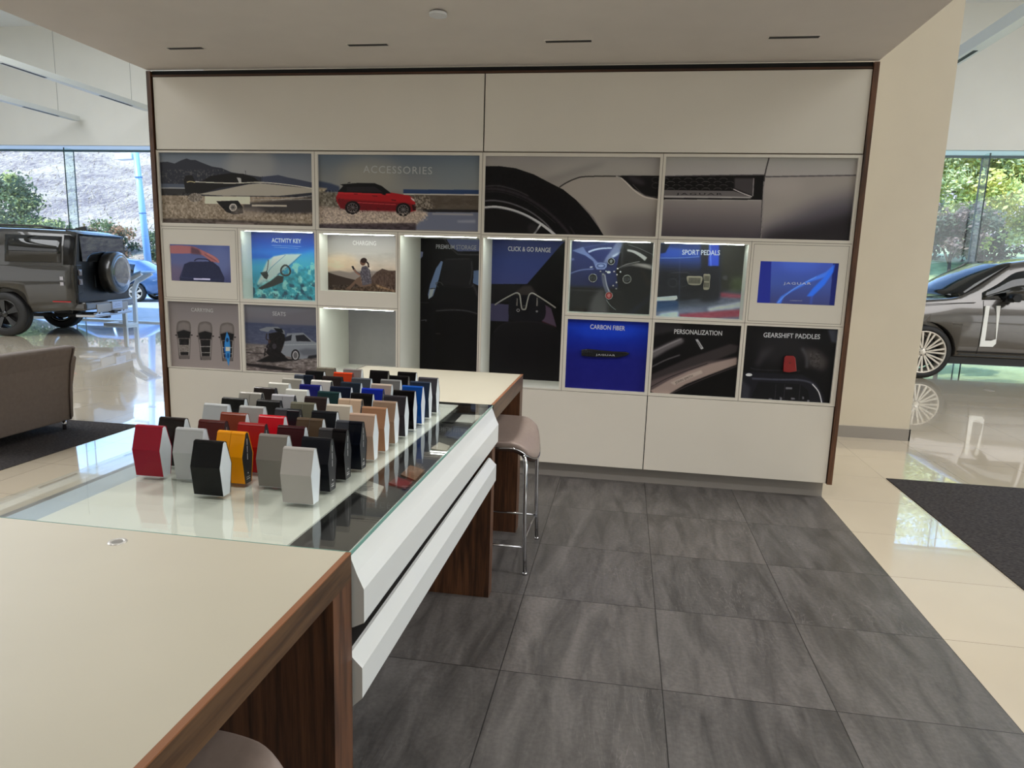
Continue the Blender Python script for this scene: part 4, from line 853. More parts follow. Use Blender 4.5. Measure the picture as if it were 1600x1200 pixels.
# click & go range
p = Print('click', 740, 350, 4.137); p.vgrad([(100, (46, 54, 96)), (240, (52, 62, 108)), (400, (60, 66, 108)), (620, (64, 58, 78)), (1060, (22, 20, 22))])
p.poly([(110, 388), (345, 388), (560, 140), (600, 100), (600, 1060), (100, 1060)], (20, 19, 21)); p.poly([(345, 388), (590, 120), (590, 680), (470, 640), (400, 440)], (17, 16, 18)); p.poly([(110, 390), (300, 395), (290, 500), (110, 505)], (30, 29, 32)); p.poly([(110, 512), (235, 520), (225, 630), (110, 625)], (66, 64, 88), 1, 2); p.poly([(460, 520), (500, 545), (535, 665), (440, 625), (465, 580)], (80, 66, 84), 1, 2); p.line([(440, 628), (530, 664)], 4, (96, 40, 50), .8)
p.poly([(280, 430), (320, 400), (370, 398), (400, 440), (420, 470), (270, 470)], (54, 50, 50), 1, 5); p.poly([(245, 465), (430, 465), (462, 520), (460, 600), (420, 625), (270, 625), (230, 600), (228, 520)], (26, 26, 32), smooth=True)
p.poly([(110, 760), (130, 690), (190, 640), (300, 625), (430, 630), (520, 660), (555, 700), (552, 1060), (105, 1060)], (27, 26, 29), 1, 4); p.line([(130, 700), (190, 645), (300, 630), (430, 636), (520, 664)], 4, (48, 46, 52), .8, 3); p.line([(282, 480), (280, 528)], 7, (110, 106, 104), smooth=False); p.line([(410, 476), (409, 530)], 7, (120, 116, 114), smooth=False); p.ring(288, 557, 9, 8, 3, (170, 168, 170)); p.ell(408, 564, 7, 7, (130, 130, 132))
o = p.build('picture_panel', 'tall dark picture of a headrest, headed CLICK & GO RANGE', group=GP)
p.text(o, 'CLICK & GO RANGE', (222, 174), (498, 184), (206, 208, 214), h=.036, bold=.012)

# wheel close-up
p = Print('wheel', 880, 370, 9.233); p.vgrad([(60, (44, 52, 96)), (400, (44, 50, 92)), (700, (40, 46, 84)), (760, (30, 28, 34)), (1150, (28, 26, 30))])
p.poly([(740, 60), (1320, 80), (1260, 1150), (820, 1150), (800, 800), (760, 500), (820, 200)], (22, 21, 24)); p.poly([(80, 720), (860, 760), (860, 1150), (60, 1100)], (30, 28, 30)); p.poly([(80, 750), (850, 780), (850, 800), (80, 775)], (48, 46, 48))
for x in (240, 380, 515, 660): p.line([(x, 790), (x-6, 1100)], 5, (48, 46, 48), .8)
p.poly([(390, 1100), (380, 1000), (420, 880), (500, 780), (560, 740), (600, 820), (640, 960), (640, 1110)], (92, 90, 92), .8, 30)
p.poly([(130, 200), (290, 145), (330, 215), (430, 300), (500, 370), (640, 380), (600, 470), (480, 470), (430, 350), (320, 270), (220, 235)], (98, 108, 148), 1, 4); p.poly([(620, 290), (690, 200), (780, 60), (880, 60), (820, 200), (720, 300), (640, 380), (580, 370)], (110, 116, 146), .9, 10); p.poly([(700, 280), (840, 200), (780, 270), (720, 300)], (186, 190, 200), .8, 8)
p.line([(100, 530), (250, 480), (440, 462)], 16, (108, 118, 158), 1, 3); p.line([(365, 222), (450, 190), (560, 170), (700, 165)], (26, 20), (150, 158, 184)); p.line([(300, 160), (500, 120), (720, 95)], 6, (84, 96, 140), .9, 3); p.ell(405, 436, 22, 10, (180, 186, 208), rot=-.2)
p.ell(545, 420, 82, 48, (120, 130, 166)).ell(545, 420, 66, 36, (72, 84, 124)).ell(545, 418, 40, 18, (130, 138, 172)); p.line([(570, 520), (600, 680), (650, 800)], (50, 70), (88, 90, 108), 1, 4); p.line([(600, 540), (630, 700), (665, 790)], 12, (190, 190, 196), .8, 4)
p.line([(920, 195), (1010, 215), (1100, 260), (1190, 325)], (26, 60), (150, 148, 150), 1, 3); p.line([(935, 115), (1080, 165), (1290, 260)], 6, (120, 118, 122), .9, 2); p.poly([(800, 450), (900, 405), (1050, 380), (1270, 400), (1270, 470), (1100, 440), (960, 415)], (96, 92, 92), 1, 10); p.poly([(1020, 385), (1190, 395), (1270, 430), (1270, 460), (1150, 430)], (156, 150, 150), .9, 12); p.line([(800, 448), (900, 400), (1000, 375), (1100, 355)], 7, (140, 138, 140))
p.line([(860, 70), (845, 300), (835, 470)], 24, (70, 68, 74), .6, 5); p.line([(1130, 480), (1190, 620), (1240, 700)], 60, (60, 46, 42), .6, 20); p.line([(960, 1100), (1120, 980), (1240, 860)], 60, (42, 44, 60), .7, 14); p.line([(620, 900), (680, 985), (760, 1050)], 8, (150, 160, 160), .8); p.ell(655, 510, 28, 16, (200, 204, 216)); p.ell(140, 325, 26, 20, (110, 116, 156), .8, 6)
p.build('picture_panel', 'dark picture of a spoked wheel behind four round badges', group=GP)

# carbon fibre
p = Print('carbon', 740, 350, 4.137); p.vgrad([(618, (24, 40, 128)), (680, (24, 56, 158)), (740, (22, 44, 140)), (860, (30, 34, 112)), (1080, (32, 32, 104))]); p.ell(860, 690, 200, 50, (28, 66, 176), .7, 30); p.grain(None, 3, 30)
o = p.build('picture_panel', 'plain deep blue picture headed CARBON FIBER', group=GP)
p.text(o, 'CARBON FIBER', (753, 678), (978, 690), (216, 220, 232), h=.034, bold=.014)

# sport pedals
p = Print('pedals', 1000, 350, 4.0); p.vgrad([(118, (34, 52, 110)), (230, (40, 58, 112)), (300, (34, 34, 48)), (420, (32, 34, 44)), (600, (120, 128, 146))])
p.poly([(500, 118), (690, 118), (660, 420), (490, 420)], (46, 44, 42), 1, 12); p.poly([(380, 120), (510, 120), (500, 470), (380, 480)], (30, 30, 42), 1, 6); p.poly([(130, 122), (200, 150), (370, 170), (370, 205), (130, 212)], (42, 72, 152), .9, 6); p.poly([(430, 125), (495, 125), (492, 262), (425, 262)], (48, 72, 168), 1, 2); p.poly([(130, 125), (190, 125), (160, 180), (130, 185)], (22, 26, 50), 1, 3); p.poly([(440, 125), (445, 262), (440, 262), (432, 125)], (120, 140, 220), .7, 1)
p.line([(130, 213), (250, 212), (370, 205)], 4, (110, 130, 180), .8); p.poly([(110, 300), (300, 302), (370, 340), (380, 460), (240, 480), (105, 460)], (30, 30, 40), 1, 4); p.ring(205, 366, 27, 26, 3, (70, 70, 76)); p.ring(270, 364, 25, 25, 3, (60, 60, 66)); p.line([(200, 305), (290, 303), (316, 318)], 3, (84, 84, 92), .8)
p.poly([(560, 330), (660, 330), (655, 430), (560, 430)], (74, 82, 60), .9, 20); p.grain([(500, 320), (665, 320), (655, 430), (500, 430)], 14, 12); p.ell(530, 335, 17, 15, (78, 78, 82), .8, 2); p.poly([(105, 455), (230, 445), (236, 462), (220, 474), (105, 480)], (176, 184, 204)); p.poly([(100, 480), (240, 478), (240, 540), (98, 545)], (40, 66, 104), .9, 3)
p.poly([(98, 545), (250, 520), (480, 500), (520, 420), (660, 430), (645, 605), (96, 590)], (112, 116, 140), .8, 14); p.poly([(420, 520), (640, 480), (640, 520), (430, 545)], (186, 190, 206), .9, 6); p.poly([(500, 425), (655, 440), (652, 462), (500, 455)], (150, 70, 88), .85, 5); p.poly([(240, 560), (640, 530), (640, 575), (260, 592)], (150, 62, 80), .85, 5); p.poly([(130, 555), (240, 540), (240, 585), (100, 592)], (176, 190, 214), .9, 6); p.line([(480, 470), (500, 440), (495, 300)], 5, (60, 62, 84), .6, 3); p.grain([(98, 440), (650, 440), (645, 605), (96, 590)], 18, 12, sx=2.4)
p.line([(250, 125), (245, 590)], 5, (96, 104, 134), .35, 3)
o = p.build('picture_panel', 'blue and red blurred picture headed SPORT PEDALS', group=GP)
p.text(o, 'SPORT PEDALS', (263, 192), (499, 196), (214, 220, 236), h=.036, bold=.012)

# personalization
p = Print('person', 1000, 350, 4.0); p.vgrad([(615, (22, 20, 22)), (1095, (16, 14, 16))]); p.poly([(85, 612), (240, 620), (275, 655), (85, 700)], (44, 42, 44), 1, 8); p.poly([(75, 790), (170, 745), (245, 712), (275, 720), (270, 742), (170, 790), (70, 850)], (92, 88, 90), 1, 6); p.line([(80, 800), (180, 752), (260, 718)], 8, (136, 132, 134), .8, 3); p.line([(75, 892), (160, 850), (250, 818)], 5, (134, 130, 132), .9, 2)
p.poly([(70, 940), (300, 840), (560, 750), (610, 760), (600, 800), (440, 862), (250, 940), (70, 1010)], (54, 49, 50), 1, 4); p.poly([(66, 980), (200, 930), (420, 860), (600, 830), (610, 860), (440, 930), (250, 1000), (100, 1050), (66, 1050)], (84, 74, 74), 1, 5); p.poly([(66, 1040), (180, 975), (300, 920), (440, 872), (600, 835), (600, 878), (430, 942), (280, 1002), (180, 1062), (90, 1058)], (136, 122, 116), 1, 2)
p.poly([(190, 990), (300, 940), (380, 912), (390, 930), (300, 970), (215, 1005)], (158, 146, 138), .9, 3); p.poly([(250, 1062), (450, 950), (600, 900), (600, 1100), (200, 1100)], (14, 13, 14), 1, 3); p.line([(180, 1066), (300, 1008), (440, 950), (600, 888)], 5, (60, 54, 54)); p.line([(66, 1018), (200, 950), (420, 870)], 4, (30, 28, 28), .9)
p.poly([(345, 722), (360, 720), (396, 778), (380, 784)], (150, 150, 152)); p.line([(358, 735), (382, 772)], 4, (70, 70, 72))
o = p.build('picture_panel', 'dark picture of a metal door sill, headed PERSONALIZATION', group=GP)
p.text(o, 'PERSONALIZATION', (213, 686), (512, 698), (212, 212, 214), h=.034, bold=.012)
p.text(o, 'JOHN SMITH', (224, 1004), (334, 958), (70, 66, 64), h=.022)

# gearshift paddles
p = Print('gear', 1000, 350, 4.0); p.vgrad([(640, (24, 23, 26)), (1120, (16, 15, 18))]); p.poly([(1170, 660), (1245, 660), (1230, 745), (1195, 740)], (62, 64, 74), 1, 5); p.ell(900, 780, 160, 110, (38, 37, 40), .8, 30); p.poly([(720, 880), (760, 790), (840, 770), (780, 840), (740, 895)], (58, 56, 60), .8, 14)
p.line([(1010, 775), (1040, 830), (1040, 900)], 16, (76, 76, 82), .9, 6); p.poly([(1020, 780), (1110, 790), (1170, 850), (1150, 920), (1060, 890)], (70, 66, 66), .9, 16); p.grain([(1060, 800), (1120, 800), (1120, 900), (1060, 900)], 30, 6)
p.poly([(640, 930), (680, 925), (1010, 940), (1100, 990), (1150, 1080), (1150, 1130), (640, 1110)], (30, 30, 36), 1, 4); p.line([(700, 965), (860, 972), (1000, 975), (1080, 1000), (1120, 1060), (1138, 1120)], 10, (74, 76, 88), .9, 3); p.line([(1075, 1000), (1115, 1050), (1135, 1125)], 6, (190, 190, 196)); p.ell(682, 942, 20, 9, (196, 200, 210)); p.line([(690, 900), (760, 912), (1000, 918)], 5, (52, 52, 58), .9, 3)
p.poly([(740, 985), (1000, 1000), (1050, 1040), (1060, 1120), (690, 1100)], (22, 22, 26)); 
for x, y, w_, h_ in [(930, 1025, 40, 14), (955, 1090, 24, 12), (815, 1095, 22, 14), (1050, 1105, 14, 16), (1018, 1085, 10, 16), (880, 1095, 14, 30)]: p.poly([(x-w_/2, y-h_/2), (x+w_/2, y-h_/2+2), (x+w_/2, y+h_/2), (x-w_/2, y+h_/2)], (124, 124, 130), .8, 1)
for x in (850, 905, 1000): p.line([(x, 1000), (x-8, 1110)], 3, (60, 60, 66), .8)
p.poly([(635, 970), (690, 1020), (680, 1100), (632, 1090)], (54, 54, 62), .9, 8)
o = p.build('picture_panel', 'dark dashboard picture headed GEARSHIFT PADDLES', group=GP)
p.text(o, 'GEARSHIFT PADDLES', (771, 708), (1124, 720), (212, 214, 218), h=.034, bold=.012)

# carrying
p = Print('carry', 240, 350, 4.8); p.vgrad([(578, (112, 107, 108)), (800, (128, 121, 120)), (1095, (132, 124, 122))])
for k, cx_ in enumerate((226, 385, 548)):
    yo = 4+8*k
    p.poly([(cx_-46, 860+yo), (cx_+50, 860+yo), (cx_+44, 1004+yo), (cx_-34, 1004+yo)], (58, 54, 54), 1, 2)
    p.poly([(cx_-50, 745+yo), (cx_-25, 722+yo), (cx_+25, 722+yo), (cx_+50, 745+yo), (cx_+54, 820+yo), (cx_+50, 920+yo), (cx_+44, 990+yo), (cx_+25, 1004+yo), (cx_-15, 1004+yo), (cx_-32, 985+yo), (cx_-44, 900+yo), (cx_-54, 820+yo)], (94, 88, 86), smooth=True)
    p.poly([(cx_-40, 745+yo), (cx_, 730+yo), (cx_+40, 745+yo), (cx_+44, 795+yo), (cx_, 785+yo), (cx_-44, 795+yo)], (112, 106, 104), 1, 4); p.poly([(cx_-50, 805+yo), (cx_, 790+yo), (cx_+52, 805+yo), (cx_+44, 850+yo), (cx_-40, 850+yo)], (26, 24, 26), smooth=False)
    p.ell(cx_-56, 828+yo, 8, 5, (50, 46, 46)).ell(cx_+60, 828+yo, 8, 5, (50, 46, 46)); p.poly([(cx_-34, 855+yo), (cx_+38, 855+yo), (cx_+34, 975+yo), (cx_-22, 975+yo)], (30, 27, 28)); p.line([(cx_-36, 905+yo), (cx_+40, 905+yo)], 6, (130, 126, 124)); p.line([(cx_-30, 950+yo), (cx_+38, 950+yo)], 6, (120, 116, 114))
    p.line([(cx_-42, 855+yo), (cx_-26, 980+yo)], 3, (150, 146, 144)); p.line([(cx_+46, 855+yo), (cx_+38, 980+yo)], 3, (150, 146, 144))
    if k == 0: p.poly([(cx_-34, 905), (cx_+40, 905), (cx_+36, 955), (cx_-24, 955)], (112, 106, 102)).grain([(cx_-34, 870), (cx_+40, 870), (cx_+36, 955), (cx_-24, 955)], 30, 6)
p.poly([(547, 805), (566, 850), (574, 925), (570, 1000), (560, 1064), (545, 1010), (532, 940), (534, 860)], (52, 118, 170)); p.ell(550, 868, 10, 16, (20, 50, 84)); p.poly([(538, 920), (570, 920), (570, 950), (538, 950)], (170, 170, 160)); p.ell(556, 985, 7, 20, (20, 70, 120)); p.line([(533, 880), (528, 940), (540, 1010)], 3, (20, 110, 200))
o = p.build('picture_panel', 'grey picture of three cars seen from above, headed CARRYING', group=GP)
p.text(o, 'CARRYING', (282, 656), (446, 664), (200, 198, 198), h=.030, bold=.006)

# seats
p = Print('seats', 240, 350, 4.8); p.vgrad([(600, (106, 108, 114)), (700, (104, 102, 108)), (748, (92, 92, 102)), (752, (66, 72, 92)), (900, (76, 80, 98)), (915, (104, 98, 96)), (1130, (106, 98, 96))]); p.poly([(900, 700), (1100, 660), (1230, 640), (1230, 760), (900, 755)], (98, 96, 102), .8, 12)
p.grain([(670, 755), (1230, 780), (1230, 905), (680, 900)], 12, 5, sx=4); p.grain([(680, 910), (1230, 910), (1230, 1130), (690, 1110)], 46, 7, sx=2.2); p.poly([(690, 1040), (900, 1060), (1040, 1085), (1020, 1098), (860, 1085), (690, 1056)], (28, 24, 26), .9, 3); p.line([(690, 960), (850, 975)], 5, (36, 32, 34), .8, 2); p.poly([(690, 1105), (900, 1100), (1230, 1095), (1230, 1130), (690, 1130)], (64, 58, 60), .5, 4)
p.poly([(765, 1030), (860, 985), (960, 975), (1010, 1010), (1120, 1012), (900, 1035)], (22, 20, 22), .95, 3); p.poly([(970, 930), (985, 870), (1000, 820), (1120, 815), (1190, 875), (1222, 890), (1222, 1000), (1080, 1010), (985, 985), (955, 960)], (116, 120, 126)); p.poly([(980, 850), (1036, 828), (1030, 872), (975, 880)], (40, 42, 50)); p.poly([(1062, 835), (1125, 828), (1180, 880), (1070, 878)], (38, 38, 44)); p.line([(980, 905), (1222, 900)], 5, (156, 160, 166), .7, 2)
p.poly([(1160, 985), (1222, 975), (1222, 1000), (1150, 1008)], (30, 28, 30), .9, 3); p.ell(1062, 980, 32, 42, (26, 24, 26)).ell(1062, 982, 22, 32, (150, 148, 150)).ell(1062, 982, 15, 24, (90, 88, 90)); p.poly([(1080, 945), (1140, 930), (1222, 935), (1222, 980), (1120, 985)], (84, 86, 94), .8, 8)
p.poly([(862, 820), (980, 800), (985, 870), (955, 960), (990, 990), (880, 1000), (840, 960), (870, 900)], (28, 25, 27)); p.poly([(792, 790), (850, 772), (930, 770), (980, 800), (985, 830), (940, 800), (880, 790), (860, 810), (800, 798)], (110, 114, 120)); p.poly([(900, 780), (960, 785), (975, 815), (920, 805)], (24, 26, 30)); p.line([(850, 820), (845, 860), (868, 870)], 9, (50, 44, 46)); p.line([(838, 930), (832, 990)], 10, (30, 26, 28)); p.ell(868, 880, 10, 14, (66, 50, 46)); p.line([(868, 895), (850, 920), (880, 935)], 14, (38, 34, 38)); p.ell(905, 915, 16, 20, (58, 54, 60)); p.grain([(840, 820), (980, 810), (980, 990), (840, 990)], 10, 5)
o = p.build('picture_panel', 'picture of a silver car with open tailgate on a beach, headed SEATS', group=GP)
p.text(o, 'SEATS', (892, 686), (990, 692), (196, 196, 200), h=.032, bold=.006)

# ------------------------------------------------------------------ real articles mounted on the pictures
def cpx(ox, oy, sc): return lambda x, y: (ox+x/sc, oy+y/sc)
yk = YD+OPEN['key'][4]-.004; z7 = cpx(240, 350, 4.8)
q = hit(*z7(990, 348), 'y', yk-.025)
b_ = MB().tube([(.040*math.cos(a)*(1-.06*math.sin(a)), -.004*math.sin(2*a), .040*math.sin(a)) for a in [2*PI*i/36 for i in range(36)]], .0068, 10, closed=True).build('key_band', pm('rubber_black', (22, 22, 24), .5))
kb = thing('activity_key_band', 'round black rubber wristband on the ocean picture', 'wristband', (q.x, yk-.025, q.z)); b_.parent = kb
MB().box(-.012, .014, -.008, .004, .034, .047).build('clasp', pm('clasp_grey', (60, 62, 66), .3, metal=.5), kb, bevel=.002)
MB().cyl((0, .006, -.030), .003, .019, 'y', 10).build('mount_pin', M_CHROME, kb)

yk = YD+OPEN['click'][4]-.004; y1c = cpx(750, 430, 7.057)
pts = [(162, 328), (250, 272), (340, 222), (395, 197), (428, 205), (442, 235), (452, 310), (462, 368), (485, 378), (505, 368), (520, 300), (540, 225), (565, 200), (600, 208), (690, 262), (770, 315), (835, 360)]
HP = [hit(*y1c(*t_), 'y', yk-.06) for t_ in spl(pts, 4)]; hc = HP[len(HP)//2]
hg = thing('coat_hanger', 'silver winged coat hanger before the headrest picture', 'coat hanger', tuple(hc))
MB().tube([tuple(h_-hc) for h_ in HP], .0058, 10).build('hanger_frame', pm('satin_silver', (176, 174, 170), .3, metal=.6), hg)
MB().box(-.014, .014, .0, .058, .004, .030).build('bracket', M_DARKPL, hg, bevel=.003)

yk = YD+OPEN['wheel'][4]-.004; zw = cpx(880, 370, 9.233)
def badge(label, x, y, r, face, ring, emb, kind):
    c = hit(*zw(x, y), 'y', yk-.012); o = thing('wheel_badge', label, 'wheel badge', (c.x, yk-.012, c.z), group='round wheel badges')
    MB().revolve([(r*.86, -.001), (r*.92, -.004), (r, -.002), (r, .010), (.001, .010)], (0, 0, 0), 'y', 32).build('rim', ring, o)
    MB().cyl((0, -.0015, 0), r*.87, .004, 'y', 32).build('face', face, o)
    e = MB()
    if kind == 'oval':
        e.revolve([(.56*r, 0), (.60*r, -.0008), (.64*r, 0)], (0, -.0022, 0), 'y', 32)
        for sx in (-1, 1): e.box(sx*.30*r-.10*r, sx*.30*r+.10*r, -.0024, -.0014, -.12*r, .12*r)
        eo = e.build('emblem', emb, o); eo.scale = (1, 1, .56)
    else:
        prof = spl([(-.45*r, -.1*r), (-.30*r, .35*r), (.05*r, .5*r), (.35*r, .38*r), (.30*r, .1*r), (.45*r, -.15*r), (.20*r, -.2*r), (.22*r, -.42*r), (-.15*r, -.5*r), (-.28*r, -.25*r)], 4, True)
        e.prism([(a, b2) for a, b2 in prof], -.0028, -.0014, 'y').build('emblem', emb, o)
M_BK = pm('badge_black', (12, 12, 13), .2, coat=.5); M_BE = pm('badge_silver', (150, 152, 160), .3, metal=.6); M_RD = pm('badge_red', (176, 40, 46), .25, coat=.5); M_EG = pm('badge_grey', (96, 100, 116), .35, metal=.4)
badge('black wheel badge with silver emblem, topmost of four', 692, 355, .0262, M_BK, M_CHROME, M_BE, 'cat')
badge('black wheel badge with oval emblem, left of four', 428, 594, .0318, M_BK, M_CHROME, M_EG, 'oval')
badge('black wheel badge with oval emblem, right of four', 920, 612, .0322, M_BK, M_CHROME, M_EG, 'oval')
badge('red wheel badge with silver rim, lowest of four', 660, 848, .0285, M_RD, M_CHROME, pm('badge_pale_red', (214, 120, 120), .3), 'cat')
for i, (x, y) in enumerate([(538, 500), (578, 545), (620, 500), (735, 503), (785, 462), (825, 508), (775, 548), (768, 660), (722, 705), (764, 748)]):
    c = hit(*zw(x, y), 'y', yk-.010); o = MB().revolve([(.001, -.006), (.005, -.006), (.0066, -.003), (.0066, .010), (.001, .010)], (0, 0, 0), 'y', 16).build('valve_cap', M_CHROME); o.location = (c.x, yk-.010, c.z)
    tag(o, 'tiny silver valve cap, %s on the wheel picture' % ['upper left of three by the blue hub', 'lower middle of three by the blue hub', 'upper right of three by the blue hub', 'leftmost of the upper right four', 'topmost of the upper right four', 'rightmost of the upper right four', 'lowest of the upper right four', 'topmost of the lower three', 'leftmost of the lower three', 'lowest of the lower three'][i], 'valve cap', 'silver valve caps')

yk = YD+OPEN['carbon'][4]-.004; zc_ = cpx(740, 350, 4.137)
P_ = [hit(*zc_(*t_), 'y', yk-.004) for t_ in [(697, 812), (740, 806), (900, 822), (985, 825), (1010, 835), (985, 852), (930, 862), (760, 858), (697, 850)]]; cc = P_[0]
ve = thing('side_vent_trim', 'black carbon side vent trim on the deep blue panel reading JAGUAR', 'side vent', (cc.x, yk-.004, cc.z))
MB().prism([(a.x-cc.x, a.z-cc.z) for a in P_], -.016, .0035, 'y').build('vent_blade', pm('carbon_black', (16, 17, 22), .25, coat=.6), ve, bevel=.004)
mm = MB()
for i in range(5): mm.box(.008+.016*i, .019+.016*i, -.0175, -.016, -.018, -.004)
mm.build('vent_mesh', pm('vent_mesh_black', (34, 38, 48), .4), ve)
tt = place_text('JAGUAR', zc_(790, 853), zc_(914, 858), yk-.0215, pm('lettering_silver', (205, 205, 210), .4), ve, .016, .0, 1.1)

yk = YD+OPEN['pedals'][4]-.004; zp = cpx(1000, 350, 4.0)
def pedal(name, label, px, slots, vertical):
    P_ = [hit(*zp(*t_), 'y', yk-.02) for t_ in px]; c = sum(P_, Vector())/len(P_); o = thing(name, label, 'pedal', (c.x, yk-.02, c.z), group='metal sport pedals')
    xs_ = [v.x-c.x for v in P_]; zs_ = [v.z-c.z for v in P_]; ol = spl(list(zip(xs_, zs_)), 4, True)
    MB().prism(ol, -.004, .003, 'y').build('pedal_plate', pm('pedal_steel', (196, 186, 168), .3, metal=.5), o, bevel=.001)
    m = MB(); W = (max(xs_)-min(xs_))*.80; H = (max(zs_)-min(zs_))*.66
    for i in range(slots):
        a = -W/2+W*(i+.2)/slots; b2 = -W/2+W*(i+.75)/slots
        if vertical:
            m.box(a, b2, -.0058, -.0035, .004, H/2+.004); m.box(a, b2, -.0058, -.0035, -H/2-.004, -.006)
        else: m.box(a, b2, -.0058, -.0035, -H/2, H/2)
    m.build('rubber_slots', pm('rubber_dark', (28, 26, 26), .7), o); MB().box(-.01, .01, .003, .0195, -.01, .01).build('mount', M_DARKPL, o)
pedal('brake_pedal', 'wide ribbed metal pedal on the blurred blue picture', [(294, 328), (340, 326), (388, 330), (384, 368), (366, 382), (312, 380), (298, 364)], 10, False)
pedal('throttle_pedal', 'narrow upright ribbed metal pedal right of the wide one', [(398, 316), (418, 313), (438, 317), (436, 360), (432, 404), (412, 412), (396, 404), (400, 360)], 4, True)

yk = YD+OPEN['gear'][4]-.004
P_ = [hit(*zp(*t_), 'y', yk-.02) for t_ in [(902, 832), (912, 823), (958, 824), (970, 836), (976, 890), (978, 920), (930, 928), (894, 922), (896, 880)]]; c = sum(P_, Vector())/len(P_)
gp = thing('gearshift_paddle', 'red metal gearshift paddle on the dark dashboard picture', 'gearshift paddle', (c.x, yk-.02, c.z))
MB().prism([(a.x-c.x, a.z-c.z) for a in P_], -.005, .003, 'y').build('paddle_blade', pm('paddle_red', (146, 26, 30), .3, metal=.35, coat=.4), gp, bevel=.003)
MB().box(-.016, .018, .003, .0195, -.03, -.008).build('paddle_foot', pm('paddle_red_dark', (110, 18, 22), .4), gp)
MB().box(-.010, .010, -.0058, -.0048, .004, .0065).box(-.0012, .0012, -.0058, -.0048, -.004, .016).build('paddle_mark', pm('mark_dark', (70, 16, 20), .5), gp)
# ------------------------------------------------------------------ vehicles in the halls
M_TYRE = pm('tyre_rubber', (24, 23, 23), .7, bump=.2, nscale=30); M_CARGL = pm('car_glass_dark', (8, 9, 10), .02, spec=.6); M_TRIM = pm('car_black_trim', (18, 18, 19), .35)
class Car:
    """body lofted through cross-sections along its length; local x runs forward from the rear, y to the left, z up"""
    def __init__(s, secs): s.k = secs
    def sec(s, x):
        K = s.k
        if x <= K[0][0]: return K[0][1:]
        for a, b2 in zip(K, K[1:]):
            if a[0] <= x <= b2[0]:
                t = (x-a[0])/(b2[0]-a[0]+1e-9); return tuple(p+(q-p)*t for p, q in zip(a[1:], b2[1:]))
        return K[-1][1:]
    def half(s, x):
        zb, zm, zt_, zr, wb, wm, wt, wr = s.sec(x)      # sill, widest, belt, roof heights and half widths
        return [(.0, zb), (wb*.7, zb), (wb, zb+.03), (wm-.015, zb+(zm-zb)*.35), (wm, zm), (wm-.004, zm+(zt_-zm)*.45), (wt+.012, zt_-.04), (wt, zt_), (wt+(wr-wt)*.5+.012, zt_+(zr-zt_)*.5), (wr+.01, zr-.075*min(1, (zr-zt_)/.3)-.004), (wr-.05, zr-.015), (wr*.55, zr+.012), (0, zr+.02)]
    def ring(s, x):
        h = s.half(x); return [(x, y, z) for y, z in h]+[(x, -y, z) for y, z in h[-2:0:-1]]
    def body(s, step=.08):
        x = s.k[0][0]; xs_ = []
        while x < s.k[-1][0]-1e-6: xs_.append(x); x += step
        xs_.append(s.k[-1][0]); xs_ = sorted(set(xs_) | {q[0] for q in s.k})
        return MB().loft([s.ring(x) for x in xs_])
    def side(s, pts, sgn, off=.012, nx=14):
        """a panel on the flank above the belt: pts = outline as (x, f0, f1) columns, f from belt (0) to roof (1)"""
        vs = []; m = MB()
        for k_ in range(nx):
            t = k_/(nx-1); xa = pts[0][0]+(pts[-1][0]-pts[0][0])*t
            f0 = np.interp(xa, [p[0] for p in pts], [p[1] for p in pts]); f1 = np.interp(xa, [p[0] for p in pts], [p[2] for p in pts])
            zb, zm, zt_, zr, wb, wm, wt, wr = s.sec(xa)
            for f in (f0, (f0+f1)/2, f1):
                y = np.interp(f, [0, .5, 1], [wt, wt+(wr-wt)*.5+.012, wr+.01]); z = np.interp(f, [0, .5, 1], [zt_, zt_+(zr-zt_)*.5, zr-.079*min(1, (zr-zt_)/.3)])
                vs.append((xa, sgn*(y+off), z)); vs.append((xa, sgn*(y-.01), z))
        fs = []
        for k_ in range(nx-1):
            a, b2 = k_*6, (k_+1)*6
            for q in (0, 2): fs += [(a+q, b2+q, b2+q+2, a+q+2), (a+q+1, a+q+3, b2+q+3, b2+q+1)]
            fs += [(a, a+1, b2+1, b2), (a+4, b2+4, b2+5, a+5)]
        fs += [(0, 2, 3, 1), (2, 4, 5, 3)]; e = (nx-1)*6; fs += [(e, e+1, e+3, e+2), (e+2, e+3, e+5, e+4)]
        return m.add(vs, fs, 0, True)
def seam(car, x, sgn, parent, z0=0., z1=9., r=.004, name='door_seam'):
    pts = [(x, sgn*(y+.0015), z) for y, z in car.half(x)[2:8] if z0 <= z <= z1]
    return MB().tube(pts, r, 6).build(name, M_BLACK, parent)
def cut(o, cutters):
    """wheel arches cut out of a body mesh"""
    for m in cutters:
        c = m.build('arch_cutter', M_TRIM, o.parent); b2 = o.modifiers.new('cut', 'BOOLEAN'); b2.object = c; b2.operation = 'DIFFERENCE'; b2.solver = 'EXACT'
        bpy.context.view_layer.update(); dg = bpy.context.evaluated_depsgraph_get(); me = bpy.data.meshes.new_from_object(o.evaluated_get(dg)); o.modifiers.clear(); old = o.data; o.data = me
        bpy.data.objects.remove(c); bpy.data.meshes.remove(old)
def tyre(r, w, rim):
    return MB().revolve([(rim, -w/2+.01), (rim+.02, -w/2), (r-.045, -w/2), (r-.012, -w/2+.02), (r, -w/2+.045), (r, -.04), (r-.008, -.035), (r-.008, -.028), (r, -.023), (r, .023), (r-.008, .028), (r-.008, .035), (r, .04), (r, w/2-.045), (r-.012, w/2-.02), (r-.045, w/2), (rim+.02, w/2), (rim, w/2-.01)], (0, 0, 0), 'y', 56, closed=True)
